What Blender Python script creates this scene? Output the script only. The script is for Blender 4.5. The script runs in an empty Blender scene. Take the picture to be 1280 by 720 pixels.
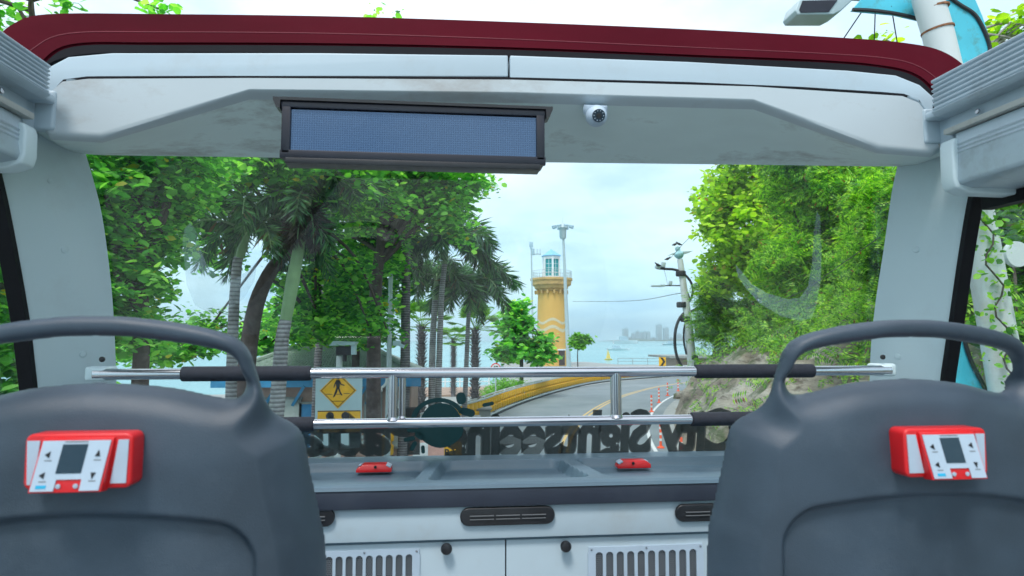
import bpy, bmesh, math, random
import numpy as np
from mathutils import Vector, Matrix, Euler
R = math.radians
rng = np.random.default_rng(7)
random.seed(7)
scene = bpy.context.scene
COL = scene.collection

# ------------------------------------------------------------------ camera
F = 834.0
YAW, PITCH = R(6.0), math.atan(64.5/834)
EYE = 3.7
cam_d = bpy.data.cameras.new('camera'); cam = bpy.data.objects.new('camera', cam_d); COL.objects.link(cam)
cam.location = (0, 0, EYE)
CR = Matrix.Rotation(-YAW, 3, 'Z') @ Matrix.Rotation(math.pi/2 + PITCH, 3, 'X')
cam.rotation_euler = CR.to_euler()
cam_d.sensor_width = 36; cam_d.lens = 36*F/1280
cam_d.clip_start = 0.05; cam_d.clip_end = 20000
cam_d.dof.use_dof = True; cam_d.dof.focus_distance = 2.8; cam_d.dof.aperture_fstop = 9.0
scene.camera = cam
E = Vector((0, 0, EYE))
def ray(px, py):
    return CR @ Vector(((px-640)/F, -(py-360)/F, -1))
def atY(px, py, Y):
    d = ray(px, py); return E + d*(Y/d.y)
def atX(px, py, X):
    d = ray(px, py); return E + d*(X/d.x)
def atZ(px, py, z=0.0):
    d = ray(px, py); return E + d*((z-EYE)/d.z)
def Xat(px, Y): return atY(px, 424.5, Y).x
def Zat(px, py, Y): return atY(px, py, Y).z
# windscreen plane (raked, its top leans towards the seats)
G0 = Vector((0, 1.80, EYE+.50)); G1 = Vector((0, 1.985, EYE-.34))
GD = (G1-G0).normalized(); GN = Vector((1, 0, 0)).cross(GD).normalized()
if GN.y > 0: GN = -GN            # GN points to the passengers
def atG(px, py, off=0.0):
    d = ray(px, py); g = G0 + GN*off
    return E + d*((g-E).dot(GN)/d.dot(GN))

# ------------------------------------------------------------------ materials
def new_mat(name):
    m = bpy.data.materials.new(name); m.use_nodes = True
    nt = m.node_tree; bs = nt.nodes['Principled BSDF']
    return m, nt, bs
def N(nt, t, **k):
    n = nt.nodes.new(t)
    for a, v in k.items(): setattr(n, a, v)
    return n
def noise(nt, scale, detail=4, rough=.55, co=None, vec=(1, 1, 1), rot=(0, 0, 0)):
    n = N(nt, 'ShaderNodeTexNoise'); n.inputs['Scale'].default_value = scale
    n.inputs['Detail'].default_value = detail; n.inputs['Roughness'].default_value = rough
    if co is None:
        g = N(nt, 'ShaderNodeNewGeometry'); co = g.outputs['Position']
    mp = N(nt, 'ShaderNodeMapping'); mp.inputs['Scale'].default_value = vec; mp.inputs['Rotation'].default_value = rot
    nt.links.new(co, mp.inputs['Vector']); nt.links.new(mp.outputs['Vector'], n.inputs['Vector'])
    return n
def ramp(nt, src, stops):
    r = N(nt, 'ShaderNodeValToRGB'); el = r.color_ramp.elements
    while len(el) < len(stops): el.new(.5)
    for e, (p, c) in zip(el, stops):
        e.position = p; e.color = (*c, 1) if len(c) == 3 else c
    nt.links.new(src, r.inputs['Fac']); return r
def mixc(nt, fac, a, b, mode='MIX'):
    m = N(nt, 'ShaderNodeMix', data_type='RGBA', blend_type=mode)
    for s, v in ((0, fac), (6, a), (7, b)):
        if isinstance(v, (int, float)): m.inputs[s].default_value = v
        elif isinstance(v, tuple): m.inputs[s].default_value = (*v, 1)
        else: nt.links.new(v, m.inputs[s])
    return m.outputs[2]
def bump(nt, bs, h, strength=.2, dist=.01):
    b = N(nt, 'ShaderNodeBump'); b.inputs['Strength'].default_value = strength; b.inputs['Distance'].default_value = dist
    nt.links.new(h, b.inputs['Height']); nt.links.new(b.outputs['Normal'], bs.inputs['Normal'])
def mat(name, c, rough=.5, metal=0, var=.12, scale=6, dirt=None, dirt_amt=.5, dscale=3, bmp=0, bscale=200, coat=0, spec=None, vec=(1, 1, 1)):
    """paint / plastic / stone: base colour with soft variation, optional dirt patches and bump"""
    m, nt, bs = new_mat(name)
    n = noise(nt, scale, 5, vec=vec)
    lo = tuple(x*(1-var) for x in c); hi = tuple(min(1, x*(1+var)) for x in c)
    col = ramp(nt, n.outputs['Fac'], [(.3, lo), (.7, hi)]).outputs['Color']
    if dirt:
        d = noise(nt, dscale, 8, .7, vec=vec)
        f = ramp(nt, d.outputs['Fac'], [(.52, (0, 0, 0)), (.72, (dirt_amt,)*3)]).outputs['Color']
        col = mixc(nt, f, col, dirt)
    nt.links.new(col, bs.inputs['Base Color'])
    bs.inputs['Roughness'].default_value = rough; bs.inputs['Metallic'].default_value = metal
    if coat: bs.inputs['Coat Weight'].default_value = coat
    if spec is not None: bs.inputs['Specular IOR Level'].default_value = spec
    if rough < .6:
        rn = noise(nt, scale*4, 5)
        mr = N(nt, 'ShaderNodeMapRange'); mr.inputs['To Min'].default_value = rough*.8; mr.inputs['To Max'].default_value = min(1, rough*1.3)
        nt.links.new(rn.outputs['Fac'], mr.inputs['Value']); nt.links.new(mr.outputs['Result'], bs.inputs['Roughness'])
    if bmp:
        bn = noise(nt, bscale, 3); bump(nt, bs, bn.outputs['Fac'], bmp, .002)
    return m
def leaf_mat(name, cols, yellow=.015, trans=.35, ycol=(.55, .42, .03)):
    m, nt, bs = new_mat(name)
    g = N(nt, 'ShaderNodeNewGeometry')
    k = len(cols)
    st = [(i/(k-1)*(1-yellow-.01), c) for i, c in enumerate(cols)]
    if yellow > 0: st.append((1-yellow, ycol))
    r = ramp(nt, g.outputs['Random Per Island'], st)
    n = noise(nt, .55, 3)
    v = ramp(nt, n.outputs['Fac'], [(.35, (.72, .78, .8)), (.65, (1.2, 1.15, 1.0))])
    c = mixc(nt, 1.0, r.outputs['Color'], v.outputs['Color'], 'MULTIPLY')
    nt.links.new(c, bs.inputs['Base Color']); bs.inputs['Roughness'].default_value = .45
    bs.inputs['Specular IOR Level'].default_value = .35
    tr = N(nt, 'ShaderNodeBsdfTranslucent')
    c2 = mixc(nt, 1.0, c, (1.5, 1.7, .6), 'MULTIPLY'); nt.links.new(c2, tr.inputs['Color'])
    ms = N(nt, 'ShaderNodeMixShader'); ms.inputs[0].default_value = trans
    nt.links.new(bs.outputs[0], ms.inputs[1]); nt.links.new(tr.outputs[0], ms.inputs[2])
    nt.links.new(ms.outputs[0], nt.nodes['Material Output'].inputs['Surface'])
    return m
def glass_mat(name, tint=(.97, .99, .99), refl=1.0, dust=.03, ior=1.5):
    m, nt, bs = new_mat(name); nt.nodes.remove(bs)
    tr = N(nt, 'ShaderNodeBsdfTransparent'); tr.inputs[0].default_value = (*tint, 1)
    gl = N(nt, 'ShaderNodeBsdfGlossy'); gl.inputs['Roughness'].default_value = .015
    lw = N(nt, 'ShaderNodeLayerWeight'); lw.inputs['Blend'].default_value = .5      # 'Facing' is the same on both sides of the pane
    pw = N(nt, 'ShaderNodeMath', operation='POWER'); pw.inputs[1].default_value = 4.0; nt.links.new(lw.outputs['Facing'], pw.inputs[0])
    mu = N(nt, 'ShaderNodeMath', operation='MULTIPLY_ADD'); mu.inputs[1].default_value = .9; mu.inputs[2].default_value = .03*refl
    nt.links.new(pw.outputs[0], mu.inputs[0])
    ms = N(nt, 'ShaderNodeMixShader'); nt.links.new(mu.outputs[0], ms.inputs[0])
    nt.links.new(tr.outputs[0], ms.inputs[1]); nt.links.new(gl.outputs[0], ms.inputs[2])
    df = N(nt, 'ShaderNodeBsdfDiffuse'); df.inputs[0].default_value = (.75, .8, .82, 1)
    n = noise(nt, 2.2, 8, .7, vec=(1, 1, .5), rot=(0, .4, 0))
    rp = ramp(nt, n.outputs['Fac'], [(.4, (dust*.3,)*3), (.75, (dust*2.2,)*3)])
    m2 = N(nt, 'ShaderNodeMixShader'); nt.links.new(rp.outputs['Color'], m2.inputs[0])
    nt.links.new(ms.outputs[0], m2.inputs[1]); nt.links.new(df.outputs[0], m2.inputs[2])
    nt.links.new(m2.outputs[0], nt.nodes['Material Output'].inputs['Surface'])
    return m

M = {}
M['panel'] = mat('white_bus_paint', (.43, .53, .59), .38, var=.04, scale=2, dirt=(.34, .33, .30), dirt_amt=.35, dscale=3.2)
M['duct'] = mat('duct_paint', (.50, .57, .60), .42, var=.06, scale=2.5, dirt=(.27, .22, .18), dirt_amt=.55, dscale=5, vec=(.5, 1, 1))
M['duct_under'] = mat('duct_underside_paint', (.68, .79, .77), .5, var=.12, scale=3, dirt=(.17, .13, .11), dirt_amt=.75, dscale=6, vec=(.5, 1, 1))
M['pillar'] = mat('pillar_paint', (.64, .77, .80), .36, var=.03, scale=2, dirt=(.42, .42, .42), dirt_amt=.2, dscale=4)
M['alu'] = mat('rail_aluminium', (.46, .56, .62), .35, metal=.15, var=.06, scale=8, dirt=(.2, .2, .2), dirt_amt=.4, dscale=9)
M['cream'] = mat('cream_trim', (.42, .44, .41), .45, var=.06, dirt=(.25, .2, .15), dirt_amt=.6, dscale=12)
M['red'] = mat('maroon_paint', (.085, .001, .009), .5, var=.25, scale=3, dirt=(.13, .01, .02), dirt_amt=.35, dscale=4, vec=(.4, 1, 1), spec=.10)
M['seal'] = mat('black_rubber', (.006, .006, .009), .6, var=.2, spec=.2)
M['seat'] = mat('seat_plastic', (.042, .064, .090), .40, var=.22, scale=9, dirt=(.085, .11, .14), dirt_amt=.45, dscale=7, bmp=.25, bscale=900)
M['cloth'] = mat('seat_cloth', (.16, .20, .26), .9, var=.2, scale=30)
M['steel'] = mat('polished_steel', (.56, .57, .60), .16, metal=1, var=.04, scale=10)
M['foam'] = mat('black_foam', (.018, .022, .034), .75, var=.2, scale=60, bmp=.5, bscale=700)
M['dash'] = mat('grey_dashboard', (.10, .165, .215), .45, var=.08, scale=4, dirt=(.15, .20, .24), dirt_amt=.4, dscale=6, bmp=.2, bscale=600)
M['dashdark'] = mat('dark_dashboard_edge', (.024, .032, .052), .5, var=.2, dirt=(.05, .06, .07), dirt_amt=.4)
M['blackpl'] = mat('black_plastic', (.014, .015, .018), .35, var=.3, scale=20)
M['bezel'] = mat('screen_bezel', (.007, .008, .018), .32, var=.2, scale=12, dirt=(.02, .02, .03), dirt_amt=.4)
M['rubber_grey'] = mat('grey_sealant', (.36, .36, .32), .7, dirt=(.12, .1, .08), dirt_amt=.8, dscale=30)
M['redpl'] = mat('red_plastic', (.66, .010, .014), .34, var=.05, scale=20, coat=.2)
M['whitepl'] = mat('white_plastic', (.44, .54, .64), .4, var=.04, scale=30)
M['lcd'] = mat('lcd_glass', (.015, .035, .055), .12, var=.1)
M['cyan'] = mat('cyan_print', (.02, .42, .68), .5)
M['ink'] = mat('black_print', (.01, .01, .012), .5)
M['floor'] = mat('grey_bus_floor', (.30, .32, .33), .7, var=.3, scale=20)
M['rust'] = mat('rusty_steel', (.25, .11, .05), .85, var=.5, scale=20)
M['glass'] = glass_mat('windscreen_glass', refl=1.0, dust=.003)
M['sglass'] = glass_mat('side_window_glass', tint=(.93, .97, .97), refl=1.0, dust=.012)
def film_mat(name, col, alpha, patchy=0.0):
    m, nt, bs = new_mat(name)
    bs.inputs['Base Color'].default_value = (*col, 1); bs.inputs['Roughness'].default_value = .6
    tr = N(nt, 'ShaderNodeBsdfTransparent')
    ms = N(nt, 'ShaderNodeMixShader')
    n = noise(nt, 7, 6); rp = ramp(nt, n.outputs['Fac'], [(.3, (alpha*(1-patchy),)*3), (.7, (alpha,)*3)])
    nt.links.new(rp.outputs['Color'], ms.inputs[0])
    nt.links.new(tr.outputs[0], ms.inputs[1]); nt.links.new(bs.outputs[0], ms.inputs[2])
    nt.links.new(ms.outputs[0], nt.nodes['Material Output'].inputs['Surface'])
    return m
M['film'] = film_mat('dark_window_film', (.018, .030, .032), .76, .08)
M['filmgreen'] = film_mat('green_window_film', (.006, .05, .055), .95, .05)
M['filmpale'] = film_mat('pale_film_outline', (.04, .055, .055), .80, .1)
M['reflection_patch'] = film_mat('painted_reflection', (.72, .86, .9), .20, .7)  # pale film for the reflections painted on the windscreen

# ------------------------------------------------------------------ objects
def link(o, parent=None):
    COL.objects.link(o)
    if parent is not None:
        o.parent = parent
        o.matrix_parent_inverse = parent.matrix_world.inverted() if False else Matrix.Translation(-Vector(parent.location)) if parent.get('_abs') else Matrix.Identity(4)
    return o
def tag(o, label=None, cat=None, group=None, kind=None):
    if label: o['label'] = label
    if cat: o['category'] = cat
    if group: o['group'] = group
    if kind: o['kind'] = kind
    return o
def thing(name, label, cat, loc=(0, 0, 0), group=None, rot=(0, 0, 0)):
    """Empty at the thing's base. Parts are built in its local space."""
    o = bpy.data.objects.new(name, None); COL.objects.link(o); o.location = loc; o.rotation_euler = rot
    o.empty_display_size = .2
    return tag(o, label, cat, group)
def mesh_obj(name, me, m, parent=None, smooth=False):
    o = bpy.data.objects.new(name, me); COL.objects.link(o)
    if m is not None: me.materials.append(m)
    if parent is not None: o.parent = parent
    if smooth:
        me.polygons.foreach_set('use_smooth', [True]*len(me.polygons))
    return o
class MB:
    """collects shapes into ONE mesh"""
    def __init__(s, origin=(0, 0, 0)): s.v = []; s.f = []; s.o = Vector(origin)
    def add(s, vs, fs):
        b = len(s.v); s.v += [Vector(v)-s.o for v in vs]; s.f += [tuple(i+b for i in f) for f in fs]; return s
    def box(s, c, d, rot=None):
        hx, hy, hz = d[0]/2, d[1]/2, d[2]/2
        vs = [Vector((x*hx, y*hy, z*hz)) for x in (-1, 1) for y in (-1, 1) for z in (-1, 1)]
        if rot is not None:
            Rm = Euler(rot).to_matrix(); vs = [Rm @ v for v in vs]
        vs = [v+Vector(c) for v in vs]
        return s.add(vs, [(0, 1, 3, 2), (4, 6, 7, 5), (0, 4, 5, 1), (2, 3, 7, 6), (0, 2, 6, 4), (1, 5, 7, 3)])
    def prism(s, poly, ext):
        n = len(poly); ext = Vector(ext); vs = [Vector(p) for p in poly]
        nn = Vector((0, 0, 0))
        for i in range(n): nn += vs[i].cross(vs[(i+1) % n])
        if nn.dot(ext) < 0: vs = vs[::-1]
        # first cap points against ext
        vs2 = [v+ext for v in vs]
        return s.add(vs+vs2, [tuple(range(n))[::-1], tuple(range(n, 2*n))] + [(i, (i+1) % n, n+(i+1) % n, n+i) for i in range(n)])
    def tube(s, pts, r, seg=10, cap=True, sy=1.0, flat=None):
        pts = [Vector(p) for p in pts]; n = len(pts)
        rs = r if isinstance(r, (list, tuple)) else [r]*n
        up = None; vs = []; fs = []
        for i, p in enumerate(pts):
            t = (pts[min(i+1, n-1)]-pts[max(i-1, 0)]).normalized()
            if up is None:
                a = Vector(flat) if flat else (Vector((0, 0, 1)) if abs(t.z) < .9 else Vector((1, 0, 0)))
                up = (a - t*a.dot(t)).normalized()
            else: up = (up - t*up.dot(t)).normalized()
            sd = t.cross(up)
            for k in range(seg):
                a = 2*math.pi*k/seg
                vs.append(p + up*math.cos(a)*rs[i]*sy + sd*math.sin(a)*rs[i])
        for i in range(n-1):
            for k in range(seg):
                a, b = i*seg+k, i*seg+(k+1) % seg
                fs.append((a, b, b+seg, a+seg))
        if cap: fs.append(tuple(range(seg))[::-1]); fs.append(tuple(range((n-1)*seg, n*seg)))
        return s.add(vs, fs)
    def lathe(s, c, prof, seg=24, rot=None, a0=0.0):
        """prof: list of (radius, z)"""
        vs = []; fs = []; n = len(prof)
        Rm = Euler(rot).to_matrix() if rot is not None else Matrix.Identity(3)
        for r, z in prof:
            for k in range(seg):
                a = a0+2*math.pi*k/seg; vs.append(Rm @ Vector((r*math.cos(a), r*math.sin(a), z)) + Vector(c))
        for i in range(n-1):
            for k in range(seg):
                a, b = i*seg+k, i*seg+(k+1) % seg; fs.append((a, b, b+seg, a+seg))
        fs.append(tuple(range(seg))[::-1]); fs.append(tuple(range((n-1)*seg, n*seg)))
        return s.add(vs, fs)
    def grid(s, rows, flip=False):
        n, m_ = len(rows), len(rows[0]); vs = [v for r in rows for v in r]
        fs = []
        for i in range(n-1):
            for j in range(m_-1):
                a = i*m_+j; q = (a, a+1, a+m_+1, a+m_); fs.append(q[::-1] if flip else q)
        return s.add(vs, fs)
    def build(s, name, m, parent=None, smooth=False, bev=0, bseg=2, sub=0, label=None, ang=35):
        me = bpy.data.meshes.new(name); me.from_pydata([tuple(v) for v in s.v], [], s.f); me.update()
        if bev or True:
            bm = bmesh.new(); bm.from_mesh(me)
            if bev:
                es = [e for e in bm.edges if len(e.link_faces) == 2 and e.calc_face_angle(0) > R(ang)]
                bmesh.ops.bevel(bm, geom=es, offset=bev, segments=bseg, affect='EDGES', clamp_overlap=True, profile=.6)
            bm.to_mesh(me); bm.free()
        o = mesh_obj(name, me, m, parent)
        if smooth or bev:
            me.polygons.foreach_set('use_smooth', [True]*len(me.polygons))
            if not sub:
                try: me.set_sharp_from_angle(angle=R(38 if smooth else 40))
                except Exception: pass
        if sub:
            md = o.modifiers.new('s', 'SUBSURF'); md.levels = sub; md.render_levels = sub
        if s.o.length > 0 and parent is None: o.location = s.o
        if label: o['label'] = label
        return o
def copy_tree(o, parent=None):
    c = o.copy(); COL.objects.link(c); c.parent = parent
    for ch in list(o.children):
        copy_tree(ch, c)
    return c
def spline(pts, n=8):
    """Catmull-Rom through pts"""
    P = [Vector(p) for p in pts]; P = [P[0]*2-P[1]] + P + [P[-1]*2-P[-2]]; out = []
    for i in range(1, len(P)-2):
        for k in range(n):
            t = k/n; a, b, c, d = P[i-1], P[i], P[i+1], P[i+2]
            out.append(.5*((2*b)+(c-a)*t+(2*a-5*b+4*c-d)*t*t+(3*b-a-3*c+d)*t**3))
    out.append(P[-2]); return out
def text_mesh(s, size, bold=0.0, ext=0.0, align='CENTER', spacing=1.0, ay='CENTER'):
    cu = bpy.data.curves.new('t', 'FONT'); cu.body = s; cu.size = size; cu.offset = bold; cu.extrude = ext
    cu.align_x = align; cu.align_y = ay; cu.space_character = spacing; cu.resolution_u = 3
    o = bpy.data.objects.new('t', cu); COL.objects.link(o)
    dg = bpy.context.evaluated_depsgraph_get(); dg.update()
    me = bpy.data.meshes.new_from_object(o.evaluated_get(dg)); bpy.data.objects.remove(o); bpy.data.curves.remove(cu)
    return me
def np_mesh(name, V, Fa):
    """V (n,3), Fa (m,4) quads"""
    me = bpy.data.meshes.new(name); n, m_ = len(V), len(Fa); k = Fa.shape[1]
    me.vertices.add(n); me.vertices.foreach_set('co', V.astype(np.float32).ravel())
    me.loops.add(m_*k); me.loops.foreach_set('vertex_index', Fa.astype(np.int32).ravel())
    me.polygons.add(m_); me.polygons.foreach_set('loop_start', np.arange(0, m_*k, k, dtype=np.int32))
    me.polygons.foreach_set('loop_total', np.full(m_, k, dtype=np.int32))
    me.update(calc_edges=True); return me
# ================================================================== THE BUS
M['crease_highlight'] = mat('maroon_crease_highlight', (.19, .02, .035), .5)
M['slat'] = mat('vent_slat_grey', (.16, .17, .18), .4)
M['backing'] = mat('grille_sheet', (.22, .25, .28), .5)
BX = 0.20                     # centre line of the bus
XL, XR = BX-1.20, BX+1.20     # inner faces of the side walls
DECK = EYE-1.25
bus = thing('sightseeing_bus', 'open-top tour bus interior with white front pillars, windscreen and maroon roof edge', 'bus')

# --- maroon roof edge with its black rubber seal
YR = 1.62
def strip(top, bot, Y, depth, name, m, bev, parent=bus, n=6, smooth=True):
    t = spline([atY(x, y, Y) for x, y in top], n); b = spline([atY(x, y, Y) for x, y in bot], n)
    mb = MB(); k = len(t); dv = Vector((0, depth, 0))
    assert len(t) == len(b)
    rows = [t, b, [p+dv for p in b], [p+dv for p in t], t]
    mb.grid(rows, flip=True)
    mb.add([t[0], b[0], b[0]+dv, t[0]+dv], [(0, 1, 2, 3)]); mb.add([t[-1], b[-1], b[-1]+dv, t[-1]+dv], [(3, 2, 1, 0)])
    bm_o = mb.build(name, m, parent, bev=0)
    bm = bmesh.new(); bm.from_mesh(bm_o.data); bmesh.ops.remove_doubles(bm, verts=bm.verts, dist=1e-5)
    bmesh.ops.recalc_face_normals(bm, faces=bm.faces)
    if bev:
        es = [e for e in bm.edges if len(e.link_faces) == 2 and e.calc_face_angle(0) > R(50)]
        bmesh.ops.bevel(bm, geom=es, offset=bev, segments=3, affect='EDGES', clamp_overlap=True)
    bm.to_mesh(bm_o.data); bm.free()
    bm_o.data.polygons.foreach_set('use_smooth', [True]*len(bm_o.data.polygons))
    try: bm_o.data.set_sharp_from_angle(angle=R(40))
    except Exception: pass
    return bm_o
top = [(-60, 105), (-15, 55), (15, 28), (60, 16), (200, 16), (420, 19), (640, 26), (860, 35), (1040, 45), (1130, 52), (1180, 63), (1215, 88), (1250, 130)]
mid = [(-20, 130), (10, 92), (40, 62), (85, 42), (200, 40), (420, 42), (640, 49), (860, 59), (1030, 67), (1110, 73), (1150, 84), (1180, 108), (1200, 140)]
low = [(-10, 150), (20, 105), (50, 82), (90, 58), (200, 56), (420, 57), (640, 62), (860, 71), (1030, 78), (1100, 84), (1140, 93), (1165, 112), (1190, 150)]
sea = [(-5, 160), (26, 118), (52, 88), (95, 70), (200, 66), (420, 67), (640, 71), (860, 80), (1030, 88), (1090, 93), (1130, 101), (1155, 118), (1180, 158)]
strip(top, low, YR+.02, .30, 'roof_edge', M['red'], .006)
mb = MB(); mb.tube(spline([atY(x, y, YR+.0205) for x, y in mid], 6), .0016, 6); mb.build('roof_crease_highlight', M['crease_highlight'], bus, smooth=True)  # lighter maroon tube paints the highlight along the crease
strip([(x, y-1) for x, y in low], [(x, y+2) for x, y in sea], YR-.012, .22, 'roof_seal', M['seal'], .006)

# --- overhead strip panels (two, split in the middle) and the air duct
YS = 1.56
def poly_panel(pts, Y, depth, name, m, bev, parent=bus):
    mb = MB(); mb.prism([atY(x, y, Y) for x, y in pts], (0, depth, 0)); return mb.build(name, m, parent, bev=bev, bseg=3, ang=50)
poly_panel([(56, 112), (60, 84), (85, 71), (140, 66), (400, 66), (635, 69), (635, 96), (400, 96), (110, 97), (80, 101), (66, 116)], YS, .09, 'header_strip', M['panel'], .004)
poly_panel([(637.5, 69), (860, 77), (1060, 88), (1120, 94), (1150, 106), (1168, 122), (1166, 140), (1160, 142), (1148, 126), (1128, 118), (1000, 110), (860, 104), (637.5, 98)], YS, .09, 'header_strip', M['panel'], .004)
# dark gap between the strip panels and the duct, and between the two strip panels
gp_ = spline([atY(x, y, YS+.004) for x, y in [(64, 119), (79, 102.5), (112, 97.5), (310, 96.8), (640, 98.5), (940, 107), (1128, 119), (1149, 127), (1163, 145)]], 5)
mb = MB(); mb.tube(gp_, .0045, 6); mb.build('panel_seam', M['seal'], bus, smooth=True)
# duct: an upright face whose lower edge rises to a shallow middle, and a sloping underside up to the windscreen head
YD = 1.545
ftop = [(62, 116), (78, 102), (110, 98.5), (310, 97.5), (640, 99.5), (940, 108), (1128, 120), (1148, 128), (1162, 146)]
fbot = [(45, 150), (60, 172), (128, 176), (312, 113), (640, 117), (942, 126), (1095, 189), (1166, 195), (1178, 186)]
A = [atY(x, y, YD) for x, y in ftop]; B = [atY(x, y, YD) for x, y in fbot]
zt = lambda x: 0
gtop = [(45, 176), (95, 192), (128, 194), (312, 196.5), (640, 202.5), (942, 206), (1095, 208), (1140, 208), (1178, 200)]
C_ = [atG(x, y, .012) for x, y in gtop]
mb = MB()
def dens(L, n=5):
    out = []
    for a, b in zip(L[:-1], L[1:]):
        for k in range(n): out.append(Vector(a).lerp(Vector(b), k/n))
    out.append(Vector(L[-1])); return out
A, B, C_ = dens(A), dens(B), dens(C_)
rows = [[p+Vector((0, .2, .0)) for p in A], A]
for t in (.1, .3, .5, .7, .85): rows.append([a.lerp(b, t) for a, b in zip(A, B)])
# rounded lower edge: quadratic bend over the edge B
def bend(a, b, c, t, e=.10):
    p = b.lerp(a, e); q = b.lerp(c, e); return (p*(1-t)**2 + b*2*t*(1-t) + q*t**2)
nA = len(rows)
for t in (0, .25, .5, .75, 1): rows.append([bend(a, b, c, t, .12) for a, b, c in zip(A, B, C_)])
rows_face = rows
mb.grid(rows_face, flip=False)
o = mb.build('air_duct_face', M['duct'], bus, smooth=True)
mb = MB(); r2 = [[bend(a, b, c, 1, .12) for a, b, c in zip(A, B, C_)]]
for t in (.3, .5, .7, .85, 1): r2.append([b.lerp(c, t) for b, c in zip(B, C_)])
r2.append([c+Vector((0, .03, .06)) for c in C_])
mb.grid(r2); o = mb.build('air_duct_underside', M['duct_under'], bus, smooth=True)
for k_ in (0, -1):
    line = [r[k_]+Vector((.003 if k_ == 0 else -.003, 0, -.001)) for r in rows_face[1:]]+[r[k_]+Vector((0, 0, -.002)) for r in r2[1:-1]]
    mb = MB(); mb.tube(line, .003, 6); mb.build('sealant', M['rubber_grey'], bus, smooth=True)
# closed sides / top above the duct (front bulkhead and roof front)
mb = MB(); mb.box((BX, 1.80, EYE+.62), (2.46, .06, .18)); mb.build('header_beam', M['panel'], bus, bev=.01)

# --- windscreen
W0, W1 = atG(-40, 205), atG(-40, 205)
def gpt(X, t, off=0):   # t 0 top .. 1 bottom
    p = G0.lerp(G1, t); return Vector((X, p.y, p.z)) + GN*off
mb = MB(); mb.prism([gpt(XL-.02, -.03), gpt(XR+.02, -.03), gpt(XR+.02, 1.12), gpt(XL-.02, 1.12)], -GN*.006)
wind = mb.build('windscreen', M['glass'], bus)
# black ceramic edge of the glass
mb = MB()
Li = [(103, 190), (112, 220), (124, 268), (134, 340), (139, 400), (142, 470), (145, 560), (147, 640)]
Ri = [(1126, 203), (1118, 240), (1108, 310), (1098, 375), (1092, 430), (1090, 480), (1087, 560), (1086, 640)]
for L, s in ((Li, 1), (Ri, -1)):
    a = spline([atG(x, y, .004) for x, y in L], 5)
    mb = MB(); mb.grid([[p-Vector((.02*s, 0, 0)) for p in a], [p+Vector((.006*s, 0, 0)) for p in a]], flip=(s > 0))
    mb.build('glass_edge', M['seal'], wind)

# --- front pillars, lofted between the glass edge and the side window seal
Lo = [(-8, 190), (0, 222), (9, 262), (22, 330), (34, 400), (39, 440), (47, 520), (53, 640)]
Ro = [(1232, 190), (1219, 222), (1210, 262), (1199, 330), (1189, 400), (1183, 440), (1176, 500), (1172, 640)]
def pillar(inner, outer, X, s):
    ys = list(range(-3, 9)); rows = []
    inn = spline([atG(*p, .012) for p in inner], 4); out = spline([atX(*p, X) for p in outer], 4)
    # extend upwards and downwards
    du = (inn[0]-inn[4]).normalized(); inn = [inn[0]+du*.22, inn[0]+du*.1]+inn; out = [out[0]+(out[0]-out[4]).normalized()*.26, out[0]+(out[0]-out[4]).normalized()*.12]+out
    dd = (inn[-1]-inn[-3]).normalized(); inn.append(inn[-1]+dd*.6); out.append(out[-1]+(out[-1]-out[-3]).normalized()*.6)
    for a, b in zip(inn, out):
        c = Vector((b.x, a.y, (a.z+b.z)/2))           # outer corner
        mid = a.lerp(b, .5)
        ctrl = mid.lerp(c, .25) - Vector((0, .02, 0))
        row = [a + Vector((-.004*s, .006, 0)), a]
        for k in range(1, 10):
            t = k/10; row.append(a*(1-t)**2 + ctrl*2*t*(1-t) + b*t*t)
        row += [b, b + Vector((.022*s, .0, 0))]
        rows.append(row)
    mb = MB(); mb.grid(rows, flip=(s < 0)); return mb.build('pillar', M['pillar'], bus, smooth=True)
pl = pillar(Li, Lo, XL, -1); pr = pillar(Ri, Ro, XR, 1)
# round plug covers and bracket scars on the pillars
from mathutils.bvhtree import BVHTree
for parent, px, py, r_ in ((pl, 81, 312, .0085), (pr, 1145, 312, .0085), (pl, 104, 443, .008), (pr, 1122, 446, .008), (pl, 62, 226, .006)):
    me_ = parent.data; bv = BVHTree.FromPolygons([v.co for v in me_.vertices], [tuple(p.vertices) for p in me_.polygons])
    loc, nn, _, _ = bv.ray_cast(E, ray(px, py).normalized())
    if loc is not None:
        if nn.dot(E-loc) < 0: nn = -nn
        q = Vector((0, 0, 1)).rotation_difference(nn).to_euler()
        mb = MB(); mb.lathe(loc, [(r_*1.25, -.002), (r_*1.2, .0006), (r_*1.05, .0009), (r_*1.0, .0001), (r_*.95, .0012), (r_*.6, .0018)], 24, rot=tuple(q)); mb.build('plug', M['pillar'], parent, smooth=True)

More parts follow.
